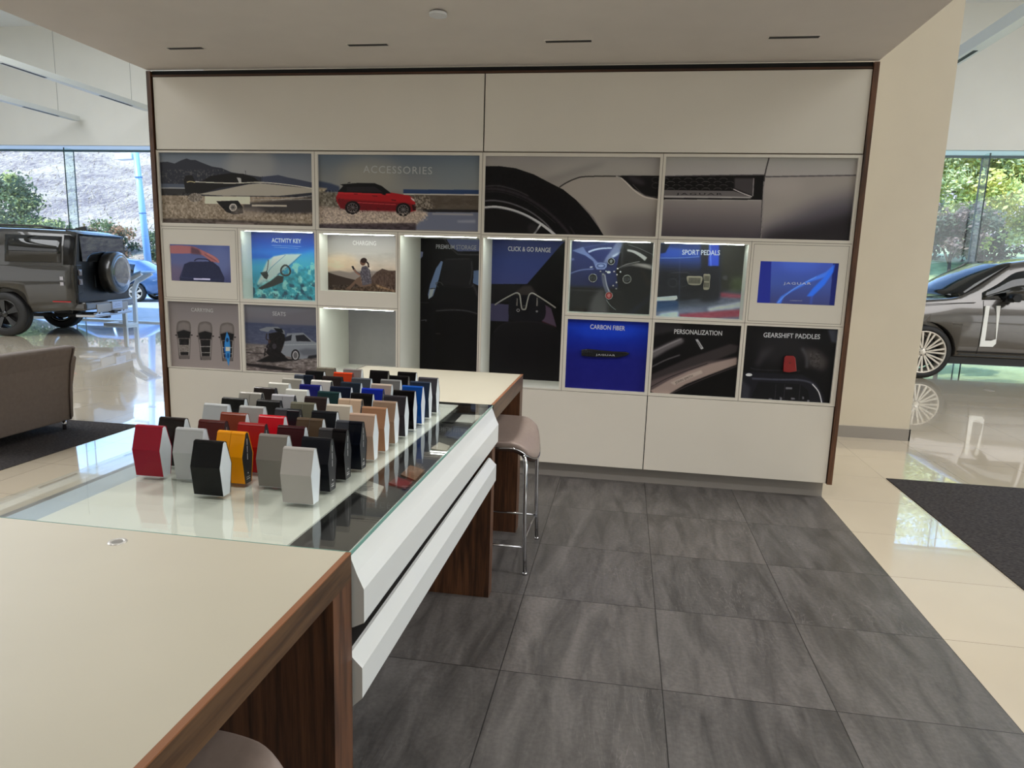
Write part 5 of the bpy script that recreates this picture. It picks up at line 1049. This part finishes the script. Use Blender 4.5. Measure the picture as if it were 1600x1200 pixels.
def wheel(parent, x, y, r, w, rim_r, m_rim, spokes, sw, sgn, twin=False):
    """sgn +1: outer face looks to +y"""
    t_ = tyre(r, w, rim_r).build('wheel', M_TYRE, parent); t_.location = (x, y, r)
    d = MB(); f = sgn*w*.40
    d.revolve([(rim_r, sgn*w*.46), (rim_r-.012, sgn*w*.47), (rim_r-.022, sgn*w*.42), (rim_r-.035, sgn*w*.10), (rim_r-.04, -sgn*w*.4), (rim_r, -sgn*w*.4)], (0, 0, 0), 'y', 56, closed=True)
    d.revolve([(.001, sgn*w*.44), (.035, sgn*w*.43), (.06, f-.0), (.06, f-sgn*.05), (.001, f-sgn*.05)], (0, 0, 0), 'y', 28)
    for k_ in range(spokes):
        offs = (-.13, .13) if twin else (0,)
        for of in offs:
            a = 2*PI*k_/spokes+.2; a1 = a+of*.9; a0 = a+of*.5
            p0 = Vector((math.cos(a0)*.045, f-sgn*.008, math.sin(a0)*.045)); p1 = Vector((math.cos(a1)*(rim_r-.012), sgn*w*.44, math.sin(a1)*(rim_r-.012)))
            ux = Vector((-math.sin(a1), 0, math.cos(a1))); dn = Vector((0, -sgn*.03, 0)); w0, w1 = sw*.6, sw
            vs = [p0-ux*w0/2, p0+ux*w0/2, p1+ux*w1/2, p1-ux*w1/2]; vs += [v+dn for v in vs]
            d.add(vs, [(0, 1, 2, 3), (7, 6, 5, 4), (0, 4, 5, 1), (1, 5, 6, 2), (2, 6, 7, 3), (3, 7, 4, 0)])
    d.build('rim', m_rim, t_)
    n2 = MB()
    for k_ in range(5):
        a = 2*PI*k_/5; n2.cyl((math.cos(a)*.052, sgn*w*.40, math.sin(a)*.052), .009, sgn*.012, 'y', 10)
    n2.build('wheel_nuts', M_DARKPL, t_)
    MB().cyl((0, -sgn*.02, 0), rim_r*.74, sgn*.02, 'y', 36).build('brake_disc', pm('brake_dark', (44, 42, 42), .4, metal=.7), t_)
    return t_

# boxy off-road vehicle, seen from behind on its left side
def paint(name, rgb, rough=.3, metal=.35):
    return pm(name, rgb, rough, metal=metal, coat=1.0)
M_OLIVE = paint('dark_olive_paint', (29, 26, 22)); M_BLKP = pm('gloss_black_panel', (7, 7, 8), .35, coat=.1, spec=.2)
dl = math.radians(12)
su = thing('off_road_vehicle', 'dark grey boxy off-road vehicle with rear spare wheel, by the left windows', 'car', (-10.03, 12.32, 0), PI+dl)
K = [(.12, .60, 1.02, 1.34, 1.90, .90, .955, .93, .80), (.20, .50, 1.02, 1.34, 1.95, .93, .985, .955, .84), (1.0, .42, 1.02, 1.33, 1.965, .93, 1.0, .965, .86), (3.3, .42, 1.02, 1.32, 1.965, .93, 1.0, .965, .86),
     (3.62, .42, 1.02, 1.32, 1.93, .93, 1.0, .965, .85), (4.05, .42, 1.02, 1.31, 1.37, .93, 1.0, .96, .92), (4.3, .42, 1.0, 1.27, 1.33, .93, 1.0, .95, .90), (5.1, .45, .98, 1.20, 1.28, .91, .98, .92, .86), (5.22, .55, .92, 1.12, 1.18, .86, .93, .88, .80)]
cb = Car(K); R_ = .405
bo = cb.body().build('body', M_OLIVE, su)
cut(bo, [MB().cyl((xx, yy, R_+.01), .475, .36, 'y', 40) for xx in (1.42, 4.44) for yy in (-1.10, .74)])
for xx in (1.42, 4.44):
    for sg in (1, -1):
        wheel(su, xx, sg*.865, R_, .26, .275, pm('rim_gloss_black', (12, 12, 13), .25, coat=.2), 5, .06, sg, True)
        MB().revolve([(.462, sg*.70), (.50, sg*.70), (.505, sg*1.0), (.485, sg*1.012), (.470, sg*1.0)], (xx, 0, R_+.01), 'y', 48, closed=True).build('wheel_arch', M_OLIVE, su) if False else None
for sg in (1, -1):
    cb.side([(.13, .0, 1.), (.30, .0, 1.)], sg, .008).build('corner_pillar', M_BLKP, su); cb.side([(.34, .06, .93), (1.32, .06, .93)], sg).build('side_window', M_CARGL, su); cb.side([(1.42, .06, .93), (2.38, .06, .93)], sg).build('side_window', M_CARGL, su); cb.side([(2.48, .06, .93), (3.42, .06, .93), (3.85, .06, .30)], sg).build('side_window', M_CARGL, su)
    MB().prism([(.115, .98), (.34, .98), (.34, 1.30), (.20, 1.90), (.115, 1.90)][::1], sg*.90-.001, sg*.90+.001, 'y').build('rear_pillar', M_BLKP, su) if False else None
    # gloss black rear corner, roof rail, lamps
    MB().box(.104, .30, sg*.80-.12, sg*.80+.12, 1.36, 1.885).build('corner_panel', M_BLKP, su, bevel=.05, seg=3) if False else None
    MB().tube([(.55, sg*.74, 1.985), (.75, sg*.745, 2.02), (3.0, sg*.745, 2.02), (3.2, sg*.74, 1.985)], .018, 10).build('roof_rail', M_TRIM, su)
    q = MB().box(.075, .128, sg*.86-.085, sg*.86+.085, .82, 1.34).build('lamp_panel', M_BLKP, su, bevel=.01)
    for z in (1.20, 1.03):
        l_ = MB().box(.058, .08, sg*.86-.055, sg*.86+.055, z-.055, z+.055).build('tail_light', pm('tail_light_smoke', (46, 24, 26), .1, coat=1), su, bevel=.008)
        MB().box(.052, .06, sg*.86-.03, sg*.86+.03, z-.03, z+.03).build('light_core', pm('tail_core', (84, 70, 72), .2, coat=1), l_, bevel=.004)
    MB().box(.30, .36, sg*.992-.006, sg*.992+.006, .96, 1.02).box(.30, .36, sg*.992-.006, sg*.992+.006, 1.06, 1.12).build('flank_vent', pm('flank_vent_grey', (150, 146, 150), .3), su)
    MB().box(.20, .52, sg*.985-.006, sg*.985+.006, .655, .675).build('side_reflector', pm('reflector_red', (150, 20, 20), .2), su)
    MB().tube([(x_, sg*(cb.sec(x_)[6]+.013), cb.sec(x_)[2]-.03) for x_ in (.3, .6, 1.0, 2.0, 3.0, 3.6, 4.0)], .004, 6).build('shoulder_line', M_TRIM, su)
    seam(cb, 2.43, sg, su); seam(cb, 3.45, sg, su)
    # exhausts
    for dy in (.52, .40): MB().cyl((-.02, sg*dy, .40), .045, .30, 'x', 20).build('exhaust_tip', M_CHROME, su)
MB().prism([(-.93, .62), (.93, .62), (.955, 1.0), (.94, 1.34), (.80, 1.90), (-.80, 1.90), (-.94, 1.34), (-.955, 1.0)], .085, .125, 'x').build('tailgate', M_BLKP, su, bevel=.012, seg=3)
MB().prism([(.09, 1.40), (.050, 1.40), (.078, 1.87), (.09, 1.87)], -.78, .78, 'y').build('rear_window', M_CARGL, su, bevel=.01)
MB().box(-.02, .42, -.90, .90, .50, .66).build('bumper', M_OLIVE, su, bevel=.04, seg=4)
MB().box(-.035, -.015, -.62, .55, .44, .60).build('skid_plate', M_STEEL, su, bevel=.01)
MB().box(-.06, .30, -.72, .70, .36, .42).build('rear_valance', pm('valance_silver', (170, 172, 178), .25, metal=.8), su, bevel=.015)
pl = MB().box(-.052, -.036, -.36, .02, .485, .625).build('licence_plate', pm('plate_pale', (176, 188, 216), .35), su, bevel=.003)
MB().box(-.054, -.0519, -.27, -.07, .565, .572).box(-.054, -.0519, -.30, -.04, .53, .536).build('plate_marks', pm('plate_marks', (96, 104, 130), .5), pl)
MB().box(-.10, .02, -.06, .06, .40, .46).build('tow_hitch', M_DARKPL, su, bevel=.006)
MB().prism([(.34, 1.985), (.62, 1.985), (.55, 2.03), (.36, 2.07)], -.02, .02, 'y').build('roof_antenna', M_TRIM, su)
MB().prism([(.02, 1.90), (.34, 1.97), (.34, 1.93), (.05, 1.87)], -.74, .74, 'y').build('roof_spoiler', M_BLKP, su, bevel=.01)
MB().box(.07, .09, .30, .36, .92, 1.14).build('tailgate_handle', M_BLKP, su, bevel=.01)
sp = tyre(.405, .27, .25).mesh('spare', M_TYRE)
so = MB().revolve([(.001, .14), (.28, .14), (.385, .12), (.41, .08), (.41, -.08), (.395, -.125), (.34, -.14), (.001, -.14)], (0, 0, 0), 'x', 64).build('spare_wheel', pm('spare_case', (24, 23, 21), .3, coat=.8), su); so.location = (-.065, -.10, 1.19)
MB().revolve([(.001, -.152), (.25, -.150), (.325, -.142), (.335, -.135)], (0, 0, 0), 'x', 64).build('spare_cover', pm('cover_gloss', (16, 18, 24), .06, coat=1), so)
MB().box(.04, 2.0, -.06, .06, .3, .36).build('exhaust_pipe', M_DARKPL, su); 
for xx in (1.42, 4.44): MB().cyl((xx, -.8, R_), .05, 1.6, 'y', 14).build('axle', M_DARKPL, su)

# bronze grey luxury vehicle at the right, only its front left quarter in view
M_BRZ = paint('bronze_grey_paint', (80, 76, 73), .25, .6)
ru = thing('luxury_vehicle', 'bronze grey car with pale multi-spoke wheel by the right windows', 'car', (8.87, 12.86, 0), PI)
K = [(.0, .55, .95, 1.15, 1.30, .80, .86, .80, .70), (.25, .42, .93, 1.22, 1.72, .92, .97, .92, .74), (.9, .36, .92, 1.23, 1.90, .95, 1.01, .95, .78), (1.8, .35, .92, 1.24, 1.93, .95, 1.02, .96, .80), (2.5, .35, .92, 1.255, 1.925, .95, 1.02, .96, .80),
     (2.95, .35, .92, 1.27, 1.85, .95, 1.02, .955, .79), (3.68, .35, .92, 1.265, 1.325, .95, 1.02, .955, .90), (3.8, .35, .92, 1.245, 1.30, .95, 1.02, .95, .88), (4.4, .36, .90, 1.17, 1.245, .95, 1.01, .92, .83), (4.85, .40, .86, 1.06, 1.14, .90, .93, .84, .76), (5.03, .50, .80, .95, 1.02, .78, .80, .72, .66)]
cr = Car(K); RR = .425
bo = cr.body().build('body', M_BRZ, ru)
cut(bo, [MB().cyl((xx, yy, RR+.01), .475, .36, 'y', 44) for xx in (1.12, 4.12) for yy in (-1.12, .76)])
M_RIMP = pm('rim_pale', (206, 198, 186), .3, metal=.35)
for xx in (1.12, 4.12):
    for sg in (1, -1): wheel(ru, xx, sg*.885, RR, .27, .338, M_RIMP, 11, .030, sg, True)
for sg in (1, -1):
    cr.side([(.45, .05, .80), (1.0, .05, .93), (1.45, .05, .93)], sg).build('side_window', M_CARGL, ru); cr.side([(1.50, .05, .93), (2.38, .05, .93)], sg).build('side_window', M_CARGL, ru); cr.side([(2.44, .05, .93), (2.85, .05, .86), (3.35, .05, .42)], sg).build('side_window', M_CARGL, ru)
    seam(cr, 3.33, sg, ru); seam(cr, 2.41, sg, ru)
    MB().prism([(.9, .40), (3.62, .40), (3.58, .43), (.95, .43)], sg*1.0-.02, sg*1.0+.006, 'y').build('sill_trim', M_TRIM, ru)
    mi = MB().loft([[(x+.0, sg*(1.00+.0)+sg*y, z) for x, y, z in ring_] for ring_ in [[(2.98+dx*a, dd, 1.325+dz*a) for dx, dz in [(.07, -.055), (.11, .0), (.07, .065), (-.03, .07), (-.05, .0), (-.03, -.06)]] for a, dd in [(.7, .05), (1.0, .10), (1.0, .20), (.8, .26)]]]).build('mirror', M_BLKP, ru)
    MB().box(2.94, 3.06, sg*.955-.03, sg*.955+.09, 1.255, 1.29).build('mirror_foot', M_TRIM, mi)
# windshield sheet over the sloping front of the cabin
ws = MB(); vs = []
for k_ in range(9):
    for i_ in range(9):
        y = -.90+1.80*i_/8; bow = 1-(y/.90)**2; t_ = k_/8
        xb, zb_, xt, zt_ = 3.66+.34*bow, 1.322+.02*bow, 2.93+.06*bow, 1.862+.035*bow; yy = y*(1-.13*t_)
        vs.append((xb+(xt-xb)*t_, yy, zb_+(zt_-zb_)*t_+.05*math.sin(PI*t_)*bow))
fs = [(k_*9+i, k_*9+i+1, (k_+1)*9+i+1, (k_+1)*9+i) for k_ in range(8) for i in range(8)]
wo_ = ws.add(vs, fs, 0, True).build('windshield', M_CARGL, ru); md = wo_.modifiers.new('thick', 'SOLIDIFY'); md.thickness = .008
for sg in (1, -1): MB().tube([(3.86, sg*.80, 1.318), (4.4, sg*.76, 1.262), (4.82, sg*.70, 1.168)], .006, 8).build('hood_seam', M_TRIM, ru)
for sg in (1, -1): MB().tube([(3.45, sg*.986, 1.235), (4.0, sg*.982, 1.195), (4.5, sg*.955, 1.14)], .005, 8).build('fender_line', M_TRIM, ru)
# pale U-shaped graphic on the door
yd = 1.0235
def ppt(u, v): q = hit(u, v, 'y', 12.86-yd); return (8.87-q.x, q.z)
U = [(1540.5, 478), (1546.5, 478), (1539, 532.5), (1549, 532.5), (1556, 530), (1557.5, 478), (1563.5, 478), (1556, 537), (1551, 542), (1530.5, 541.5)]
MB().prism([ppt(*q) for q in U], yd-.03, yd+.002, 'y').build('door_graphic', pm('decal_white', (224, 224, 220), .4), ru)
MB().box(4.96, 5.045, -.55, .55, .62, .92).build('grille', M_TRIM, ru, bevel=.02)
for xx in (1.12, 4.12): MB().cyl((xx, -.8, RR), .05, 1.6, 'y', 14).build('axle', M_DARKPL, ru)
MB().box(.3, 4.8, -.85, .85, .25, .36).build('underbody', M_DARKPL, ru)

# white bent stand by the left window
st = thing('bent_stand', 'white bent metal stand by the left window behind the spare wheel', 'stand', (-11.1, 13.85, 0))
M_STW = pm('stand_white', (248, 250, 250), .35)
def bent(y0, y1, dx):
    t_ = .075; out = [(-.22+dx, 0), (.34+dx, 0), (.34+dx, .74), (.42+dx, .92), (.78+dx, 1.12)]; inn = [(.74+dx, 1.18), (.36+dx, 1.0), (.26+dx, .80), (.25+dx, .05), (-.22+dx, .05)]
    return MB().prism(out+inn, y0, y1, 'y')
bent(-.20, -.14, 0).build('side_frame', M_STW, st, bevel=.006); bent(.16, .22, -.02).build('side_frame', M_STW, st, bevel=.006)
MB().box(-.22, -.12, -.14, .16, 0, .05).box(.24, .33, -.14, .16, .0, .05).build('foot_bar', M_STW, st)
MB().prism([(.36, 1.03), (.80, 1.18), (.79, 1.21), (.35, 1.06)], -.24, .26, 'y').build('tilted_top', pm('stand_screen', (150, 186, 224), .2, coat=.5), st)
fd = MB().cyl((0, 0, .0), .075, .004, 'z', 28).build('floor_box', M_STEEL); fd.location = tuple(hit(1545, 610, 'z', 0)); tag(fd, 'small round metal floor outlet before the bronze grey car', 'floor outlet')

# ------------------------------------------------------------------ outdoors
def hz(x, y):
    t = min(1, max(0, (y-25)/36)); s_ = 1/(1+math.exp((x-48)/5.)); top = 3.2+10.6*s_
    return top*(t**1.15)*(1+.06*math.sin(x*.21)+.05*math.sin(x*.13+y*.17))+.18*math.sin(x*.55+y*.4)*t
gm, t, b = new_mat('dry_grass'); g = t.nodes.new('ShaderNodeNewGeometry'); mp = t.nodes.new('ShaderNodeMapping'); mp.inputs['Scale'].default_value = (1, .35, .6); mp.inputs['Rotation'].default_value = (0, 0, .7)
n = t.nodes.new('ShaderNodeTexNoise'); n.inputs['Scale'].default_value = 5.0; n.inputs['Detail'].default_value = 8; n.inputs['Roughness'].default_value = .8
n2 = t.nodes.new('ShaderNodeTexNoise'); n2.inputs['Scale'].default_value = .22; n2.inputs['Detail'].default_value = 3
r = t.nodes.new('ShaderNodeValToRGB'); e = r.color_ramp.elements; e[0].position = .36; e[0].color = (*lin((96, 84, 88)), 1); e[1].position = .66; e[1].color = (*lin((206, 190, 160)), 1); k_ = e.new(.5); k_.color = (*lin((156, 142, 132)), 1)
sx_ = t.nodes.new('ShaderNodeSeparateXYZ'); mr = t.nodes.new('ShaderNodeMapRange'); mr.inputs[1].default_value = 45; mr.inputs[2].default_value = 60; mx = t.nodes.new('ShaderNodeMix'); mx.data_type = 'RGBA'
mx.inputs[7].default_value = (*lin((170, 178, 130)), 1)
t.links.new(g.outputs['Position'], mp.inputs[0]); t.links.new(mp.outputs[0], n.inputs['Vector']); t.links.new(g.outputs['Position'], n2.inputs['Vector'])
a_ = t.nodes.new('ShaderNodeMath'); a_.operation = 'MULTIPLY_ADD'; a_.inputs[1].default_value = .45; s2 = t.nodes.new('ShaderNodeMath'); s2.operation = 'SUBTRACT'; s2.inputs[1].default_value = .22
t.links.new(n2.outputs['Fac'], a_.inputs[0]); t.links.new(n.outputs['Fac'], a_.inputs[2]); t.links.new(a_.outputs[0], s2.inputs[0]); t.links.new(s2.outputs[0], r.inputs[0])
t.links.new(g.outputs['Position'], sx_.inputs[0]); t.links.new(sx_.outputs[0], mr.inputs[0]); t.links.new(mr.outputs[0], mx.inputs[0]); t.links.new(r.outputs[0], mx.inputs[6]); t.links.new(mx.outputs[2], b.inputs['Base Color']); b.inputs['Roughness'].default_value = 1
bn = t.nodes.new('ShaderNodeBump'); bn.inputs['Distance'].default_value = .12; bn.inputs['Strength'].default_value = .8; t.links.new(n.outputs['Fac'], bn.inputs['Height']); t.links.new(bn.outputs[0], b.inputs['Normal'])
vs = []; fs = []; nx, ny = 80, 40
for j in range(ny):
    for i in range(nx): x = -90+150*i/(nx-1); y = 25+45*j/(ny-1); vs.append((x, y, hz(x, y)-.06))
for j in range(ny-1):
    for i in range(nx-1): fs.append((j*nx+i, j*nx+i+1, (j+1)*nx+i+1, (j+1)*nx+i))
hl = MB().add(vs, fs, 0, True).build('hillside', gm); struct(hl, 'dry grass hillside beyond the windows')
struct(MB().box(-90, 60, 14.86, 25.2, -.25, -.06).build('ground', pm('pale_paving', (176, 178, 182), .8, noise=.08, nscale=1.5)), 'pale paved yard outside')
struct(MB().box(-90, 60, 14.52, 14.86, -.3, -.02).build('ground', pm('threshold', (150, 150, 150), .8)))
m_grn = pm('lawn_green', (168, 180, 132), .95, noise=.25, nscale=3); m_lawn = MB().prism([(18.6, -.2), (18.6, -.05), (20.2, .45), (22.5, 1.25), (26.5, 2.35), (31, 2.9), (36, 2.9), (36, -.2)], 2.5, 40, 'x').build('lawn', m_grn); struct(m_lawn, 'sunlit lawn outside the right windows')
# tufts of straw on the hill: uncountable
M_S1 = pm('straw_light', (200, 184, 152), .95); M_S2 = pm('straw_dark', (136, 122, 108), .95)
tv = []; tf = []; tm = []
for i in range(14000):
    x = -58+52*random.random(); y = 27+34*random.random()**1.3; z = hz(x, y)-.08
    if (x+24.2)**2+(y-29.8)**2 < 3.2 or (x+21)**2+(y-29.5)**2 < 2.6: continue
    a = random.random()*PI; h = .10+.2*random.random(); w = .015+.02*random.random(); lx, ly = random.uniform(-.3, .3), random.uniform(-.1, .1)
    o = len(tv); tv += [(x-w*math.cos(a), y-w*math.sin(a), z), (x+w*math.cos(a), y+w*math.sin(a), z), (x+lx, y+ly, z+h)]; tf.append((o, o+1, o+2)); tm.append(i % 2)
me = bpy.data.meshes.new('straw'); me.from_pydata(tv, [], tf); me.materials.append(M_S1); me.materials.append(M_S2); me.polygons.foreach_set('material_index', tm); me.update()
o = bpy.data.objects.new('straw_tufts', me); COL.objects.link(o); tag(o, 'pale dry grass tufts covering the hillside', 'dry grass', kind='stuff')

def leaf_mat(name, rgb):
    m = pm(name, rgb, .7); b_ = m.node_tree.nodes['Principled BSDF']; b_.inputs['Subsurface Weight'].default_value = 0
    t_ = m.node_tree; tr = t_.nodes.new('ShaderNodeBsdfTranslucent'); tr.inputs[0].default_value = (*lin(rgb), 1); mi = t_.nodes.new('ShaderNodeMixShader'); mi.inputs[0].default_value = .35
    out = t_.nodes['Material Output']; t_.links.new(b_.outputs[0], mi.inputs[1]); t_.links.new(tr.outputs[0], mi.inputs[2]); t_.links.new(mi.outputs[0], out.inputs[0]); return m
def plant(name, label, cat, loc, blobs, n_, cols, size, trunk=None, group=None, dens=46):
    """blobs: (x, y, z, rx, ry, rz) leaf masses around loc"""
    p_ = thing(name, label, cat, loc, group=group); tv, tf, tm = [], [], []; tot = sum(b_[3]*b_[5] for b_ in blobs)
    for b_ in blobs:
        # clumps inside each mass, leaves inside each clump
        cl = max(6, int(dens*b_[3]*b_[5]/tot)); k_ = int(n_*b_[3]*b_[5]/tot/cl)
        for c in range(cl):
            d = Vector((random.gauss(0, 1), random.gauss(0, 1), random.gauss(0, 1))).normalized()*(random.random()**.35)
            cx_, cy_, cz_ = b_[0]+d.x*b_[3], b_[1]+d.y*b_[4], b_[2]+d.z*b_[5]; cr_ = .20*min(b_[3], b_[5])+.06; ci = random.randrange(len(cols))
            for q in range(k_):
                e_ = Vector((random.gauss(0, 1), random.gauss(0, 1), random.gauss(0, .8)))*cr_*.62; px, py, pz = cx_+e_.x, cy_+e_.y, cz_+e_.z
                u_ = Vector((random.gauss(0, 1), random.gauss(0, 1), random.gauss(0, 1))).normalized(); v_ = u_.orthogonal().normalized(); s_ = size*random.uniform(.6, 1.3)
                o_ = len(tv); P0 = Vector((px, py, pz)); tv += [tuple(P0-u_*s_), tuple(P0+v_*s_*.55), tuple(P0+u_*s_), tuple(P0-v_*s_*.55)]; tf.append((o_, o_+1, o_+2, o_+3)); tm.append(ci if random.random() < .75 else random.randrange(len(cols)))
    me_ = bpy.data.meshes.new('foliage'); me_.from_pydata(tv, [], tf)
    for c in cols: me_.materials.append(c)
    me_.polygons.foreach_set('material_index', tm); me_.update(); f_ = bpy.data.objects.new('foliage', me_); COL.objects.link(f_); f_.parent = p_
    m_ = MB(); bark = pm('bark', (92, 82, 72), .9, noise=.2, nscale=8)
    th, tr_ = trunk if trunk else (max(.3, blobs[0][2]), .07)
    m_.tube([(0, 0, -.1), (.03, 0, th*.5), (-.02, .02, th)], [tr_*1.2, tr_, tr_*.7], 10); m_.build('trunk', bark, p_)
    br_ = MB()
    for b_ in blobs:
        br_.tube([(-.02, .02, th*.85), ((b_[0])*.5, b_[1]*.5, (th+b_[2])*.5+.1), (b_[0], b_[1], b_[2])], [tr_*.6, tr_*.4, tr_*.15], 7)
    br_.build('branches', bark, p_)
    return p_
G1, G2, G3 = leaf_mat('leaf_dark', (84, 98, 74)), leaf_mat('leaf_mid', (116, 132, 88)), leaf_mat('leaf_pale', (196, 200, 132))
Y1_, Y2_, Y3_ = leaf_mat('leaf_yellow', (236, 228, 136)), leaf_mat('leaf_lime', (196, 208, 128)), leaf_mat('leaf_lightgreen', (216, 222, 172))
P1_, P2_, P3_ = leaf_mat('leaf_plum', (130, 112, 104)), leaf_mat('leaf_rust', (180, 140, 106)), leaf_mat('leaf_olive', (92, 104, 82))
plant('broad_tree', 'dense green tree outside above the boxy vehicle at far left', 'tree', (-24.2, 24.5, -.06), [(0, 0, 2.9, 1.5, 1.2, 1.5), (1.3, -.3, 2.0, 1.6, 1.0, 1.2), (-1.3, 0, 2.4, 1.4, 1.1, 1.6), (2.3, 0, 1.2, 1.0, .9, 1.1), (.2, 0, 4.0, .9, .7, .6), (-2.4, 0, 1.6, 1.2, 1, 1.6)], 20000, [G1, G1, G2, G2, G3, P3_], .075, (1.5, .12), dens=120)
plant('round_shrub', 'rust-tinted round shrub on the slope right of the dense tree', 'shrub', (-24.2, 29.8, .3), [(0, 0, 1.9, 1.15, .9, .9), (-.8, 0, 1.4, .8, .7, .8), (.8, 0, 1.4, .8, .7, .8)], 5200, [P2_, G2, P2_, G1, P3_], .075)
plant('round_shrub', 'grey green shrub half hidden by the display wall edge at left', 'shrub', (-21.0, 29.5, .3), [(0, 0, 1.6, .9, .8, 1.0), (.7, 0, 1.1, .8, .7, .8)], 3000, [P3_, G1, G2], .075)
plant('leafy_tree', 'yellow-green leafy tree filling the top of the right window', 'tree', (12.6, 23.2, 1.1), [(0, 0, 4.9, 2.6, 1.8, 1.7), (-2.8, -.2, 3.6, 1.9, 1.3, 1.5), (2.2, 0, 3.8, 2.2, 1.5, 1.9), (-.8, -.4, 2.9, 2.2, 1.3, 1.1), (-3.9, 0, 4.6, 1.7, 1.2, 1.5), (-4.4, .4, 3.0, 1.3, 1.0, 1.2), (-1.4, .5, 4.3, 1.6, 1.0, 1.4), (.4, 0, 2.0, 1.7, 1.2, .8), (-2.4, 0, 2.2, 1.6, 1.1, .9), (3.2, 0, 5.6, 1.8, 1.3, 1.2)], 62000, [Y1_, Y2_, Y3_, Y2_, Y3_, Y1_], .078, (3.0, .08), dens=260)
plant('small_tree', 'dark olive round-headed tree on a thin trunk by the cream wall edge', 'tree', (8.75, 20.9, .55), [(0, 0, 2.3, 1.0, .8, .62), (-.8, 0, 2.5, .9, .7, .6), (.5, .1, 2.5, .7, .6, .5)], 7000, [P1_, P3_, P1_, P3_, P3_], .065, (1.7, .055))
plant('hedge_shrub', 'dark plum shrub between the glass fin and the car roof', 'shrub', (11.3, 25.6, 1.7), [(0, 0, 1.2, 1.1, .8, .75), (.8, 0, 1.0, .8, .7, .6), (-.9, 0, 1.0, .8, .7, .6)], 4200, [P1_, P1_, P3_], .075)
plant('leafy_tree', 'pale lime tree behind the car roof at the right edge', 'tree', (16.4, 28.0, 2.0), [(0, 0, 1.6, 2.0, 1.4, 1.3), (-1.4, 0, 1.2, 1.4, 1.1, 1.0), (1.5, 0, 3.2, 2.0, 1.4, 1.6)], 8000, [Y2_, Y3_, Y3_, G3], .095, (1.0, .10))

# lamp post, parked car
lp = thing('lamp_post', 'pale blue lamp post outside the left window', 'lamp post', (-17.75, 24.0, -.06), 0)
M_LP = pm('post_pale_blue', (150, 190, 232), .4)
MB().cyl((0, 0, .5), .13, 5.2, 'z', 20, r2=.10).build('post', M_LP, lp); lp.rotation_euler = (0, math.radians(-3.5), 0)
MB().box(-.24, .24, -.24, .24, -.1, .5).build('post_base', M_LP, lp, bevel=.02)
hd = MB().box(-.75, -.10, -.16, .16, 5.06, 5.28).build('lamp_head', pm('lamp_head_white', (236, 240, 242), .4), lp, bevel=.02)
for z in (4.4, 3.1): MB().cyl((0, 0, z), .137, .03, 'z', 20).build('collar', pm('collar_blue', (96, 130, 176), .4), lp)
pk = thing('parked_car', 'blue parked car outside beyond the spare wheel', 'car', (-15.6, 22.3, -.06), PI+.25)
K = [(0, .40, .7, .86, .92, .70, .80, .76, .66), (.35, .28, .66, .90, 1.02, .80, .90, .84, .72), (1.0, .24, .64, .90, 1.38, .82, .91, .86, .60), (1.7, .24, .64, .91, 1.45, .82, .91, .86, .60), (2.4, .24, .64, .91, 1.40, .82, .91, .86, .60), (3.2, .24, .64, .92, .98, .82, .91, .85, .76), (4.2, .28, .60, .78, .84, .80, .88, .80, .70), (4.6, .36, .55, .66, .70, .70, .76, .68, .60)]
cp = Car(K); bo = cp.body(.15).build('body', paint('blue_paint', (70, 104, 150), .3, .3), pk)
cut(bo, [MB().cyl((xx, yy, .33), .37, .30, 'y', 32) for xx in (.95, 3.7) for yy in (-1.0, .70)])
for xx in (.95, 3.7):
    for sg in (1, -1): wheel(pk, xx, sg*.80, .32, .2, .22, M_RIMP, 5, .05, sg, True)
for sg in (1, -1): cp.side([(1.0, .1, .85), (1.7, .1, .9)], sg).build('side_window', M_CARGL, pk); cp.side([(1.78, .1, .9), (2.4, .1, .9), (2.95, .1, .4)], sg).build('side_window', M_CARGL, pk); MB().box(-.01, .06, sg*.62-.12, sg*.62+.12, .70, .80).build('tail_light', pm('tail_red', (190, 30, 50), .2), pk, bevel=.01)
for xx in (.95, 3.7): MB().cyl((xx, -.8, .32), .04, 1.6, 'y', 12).build('axle', M_DARKPL, pk)
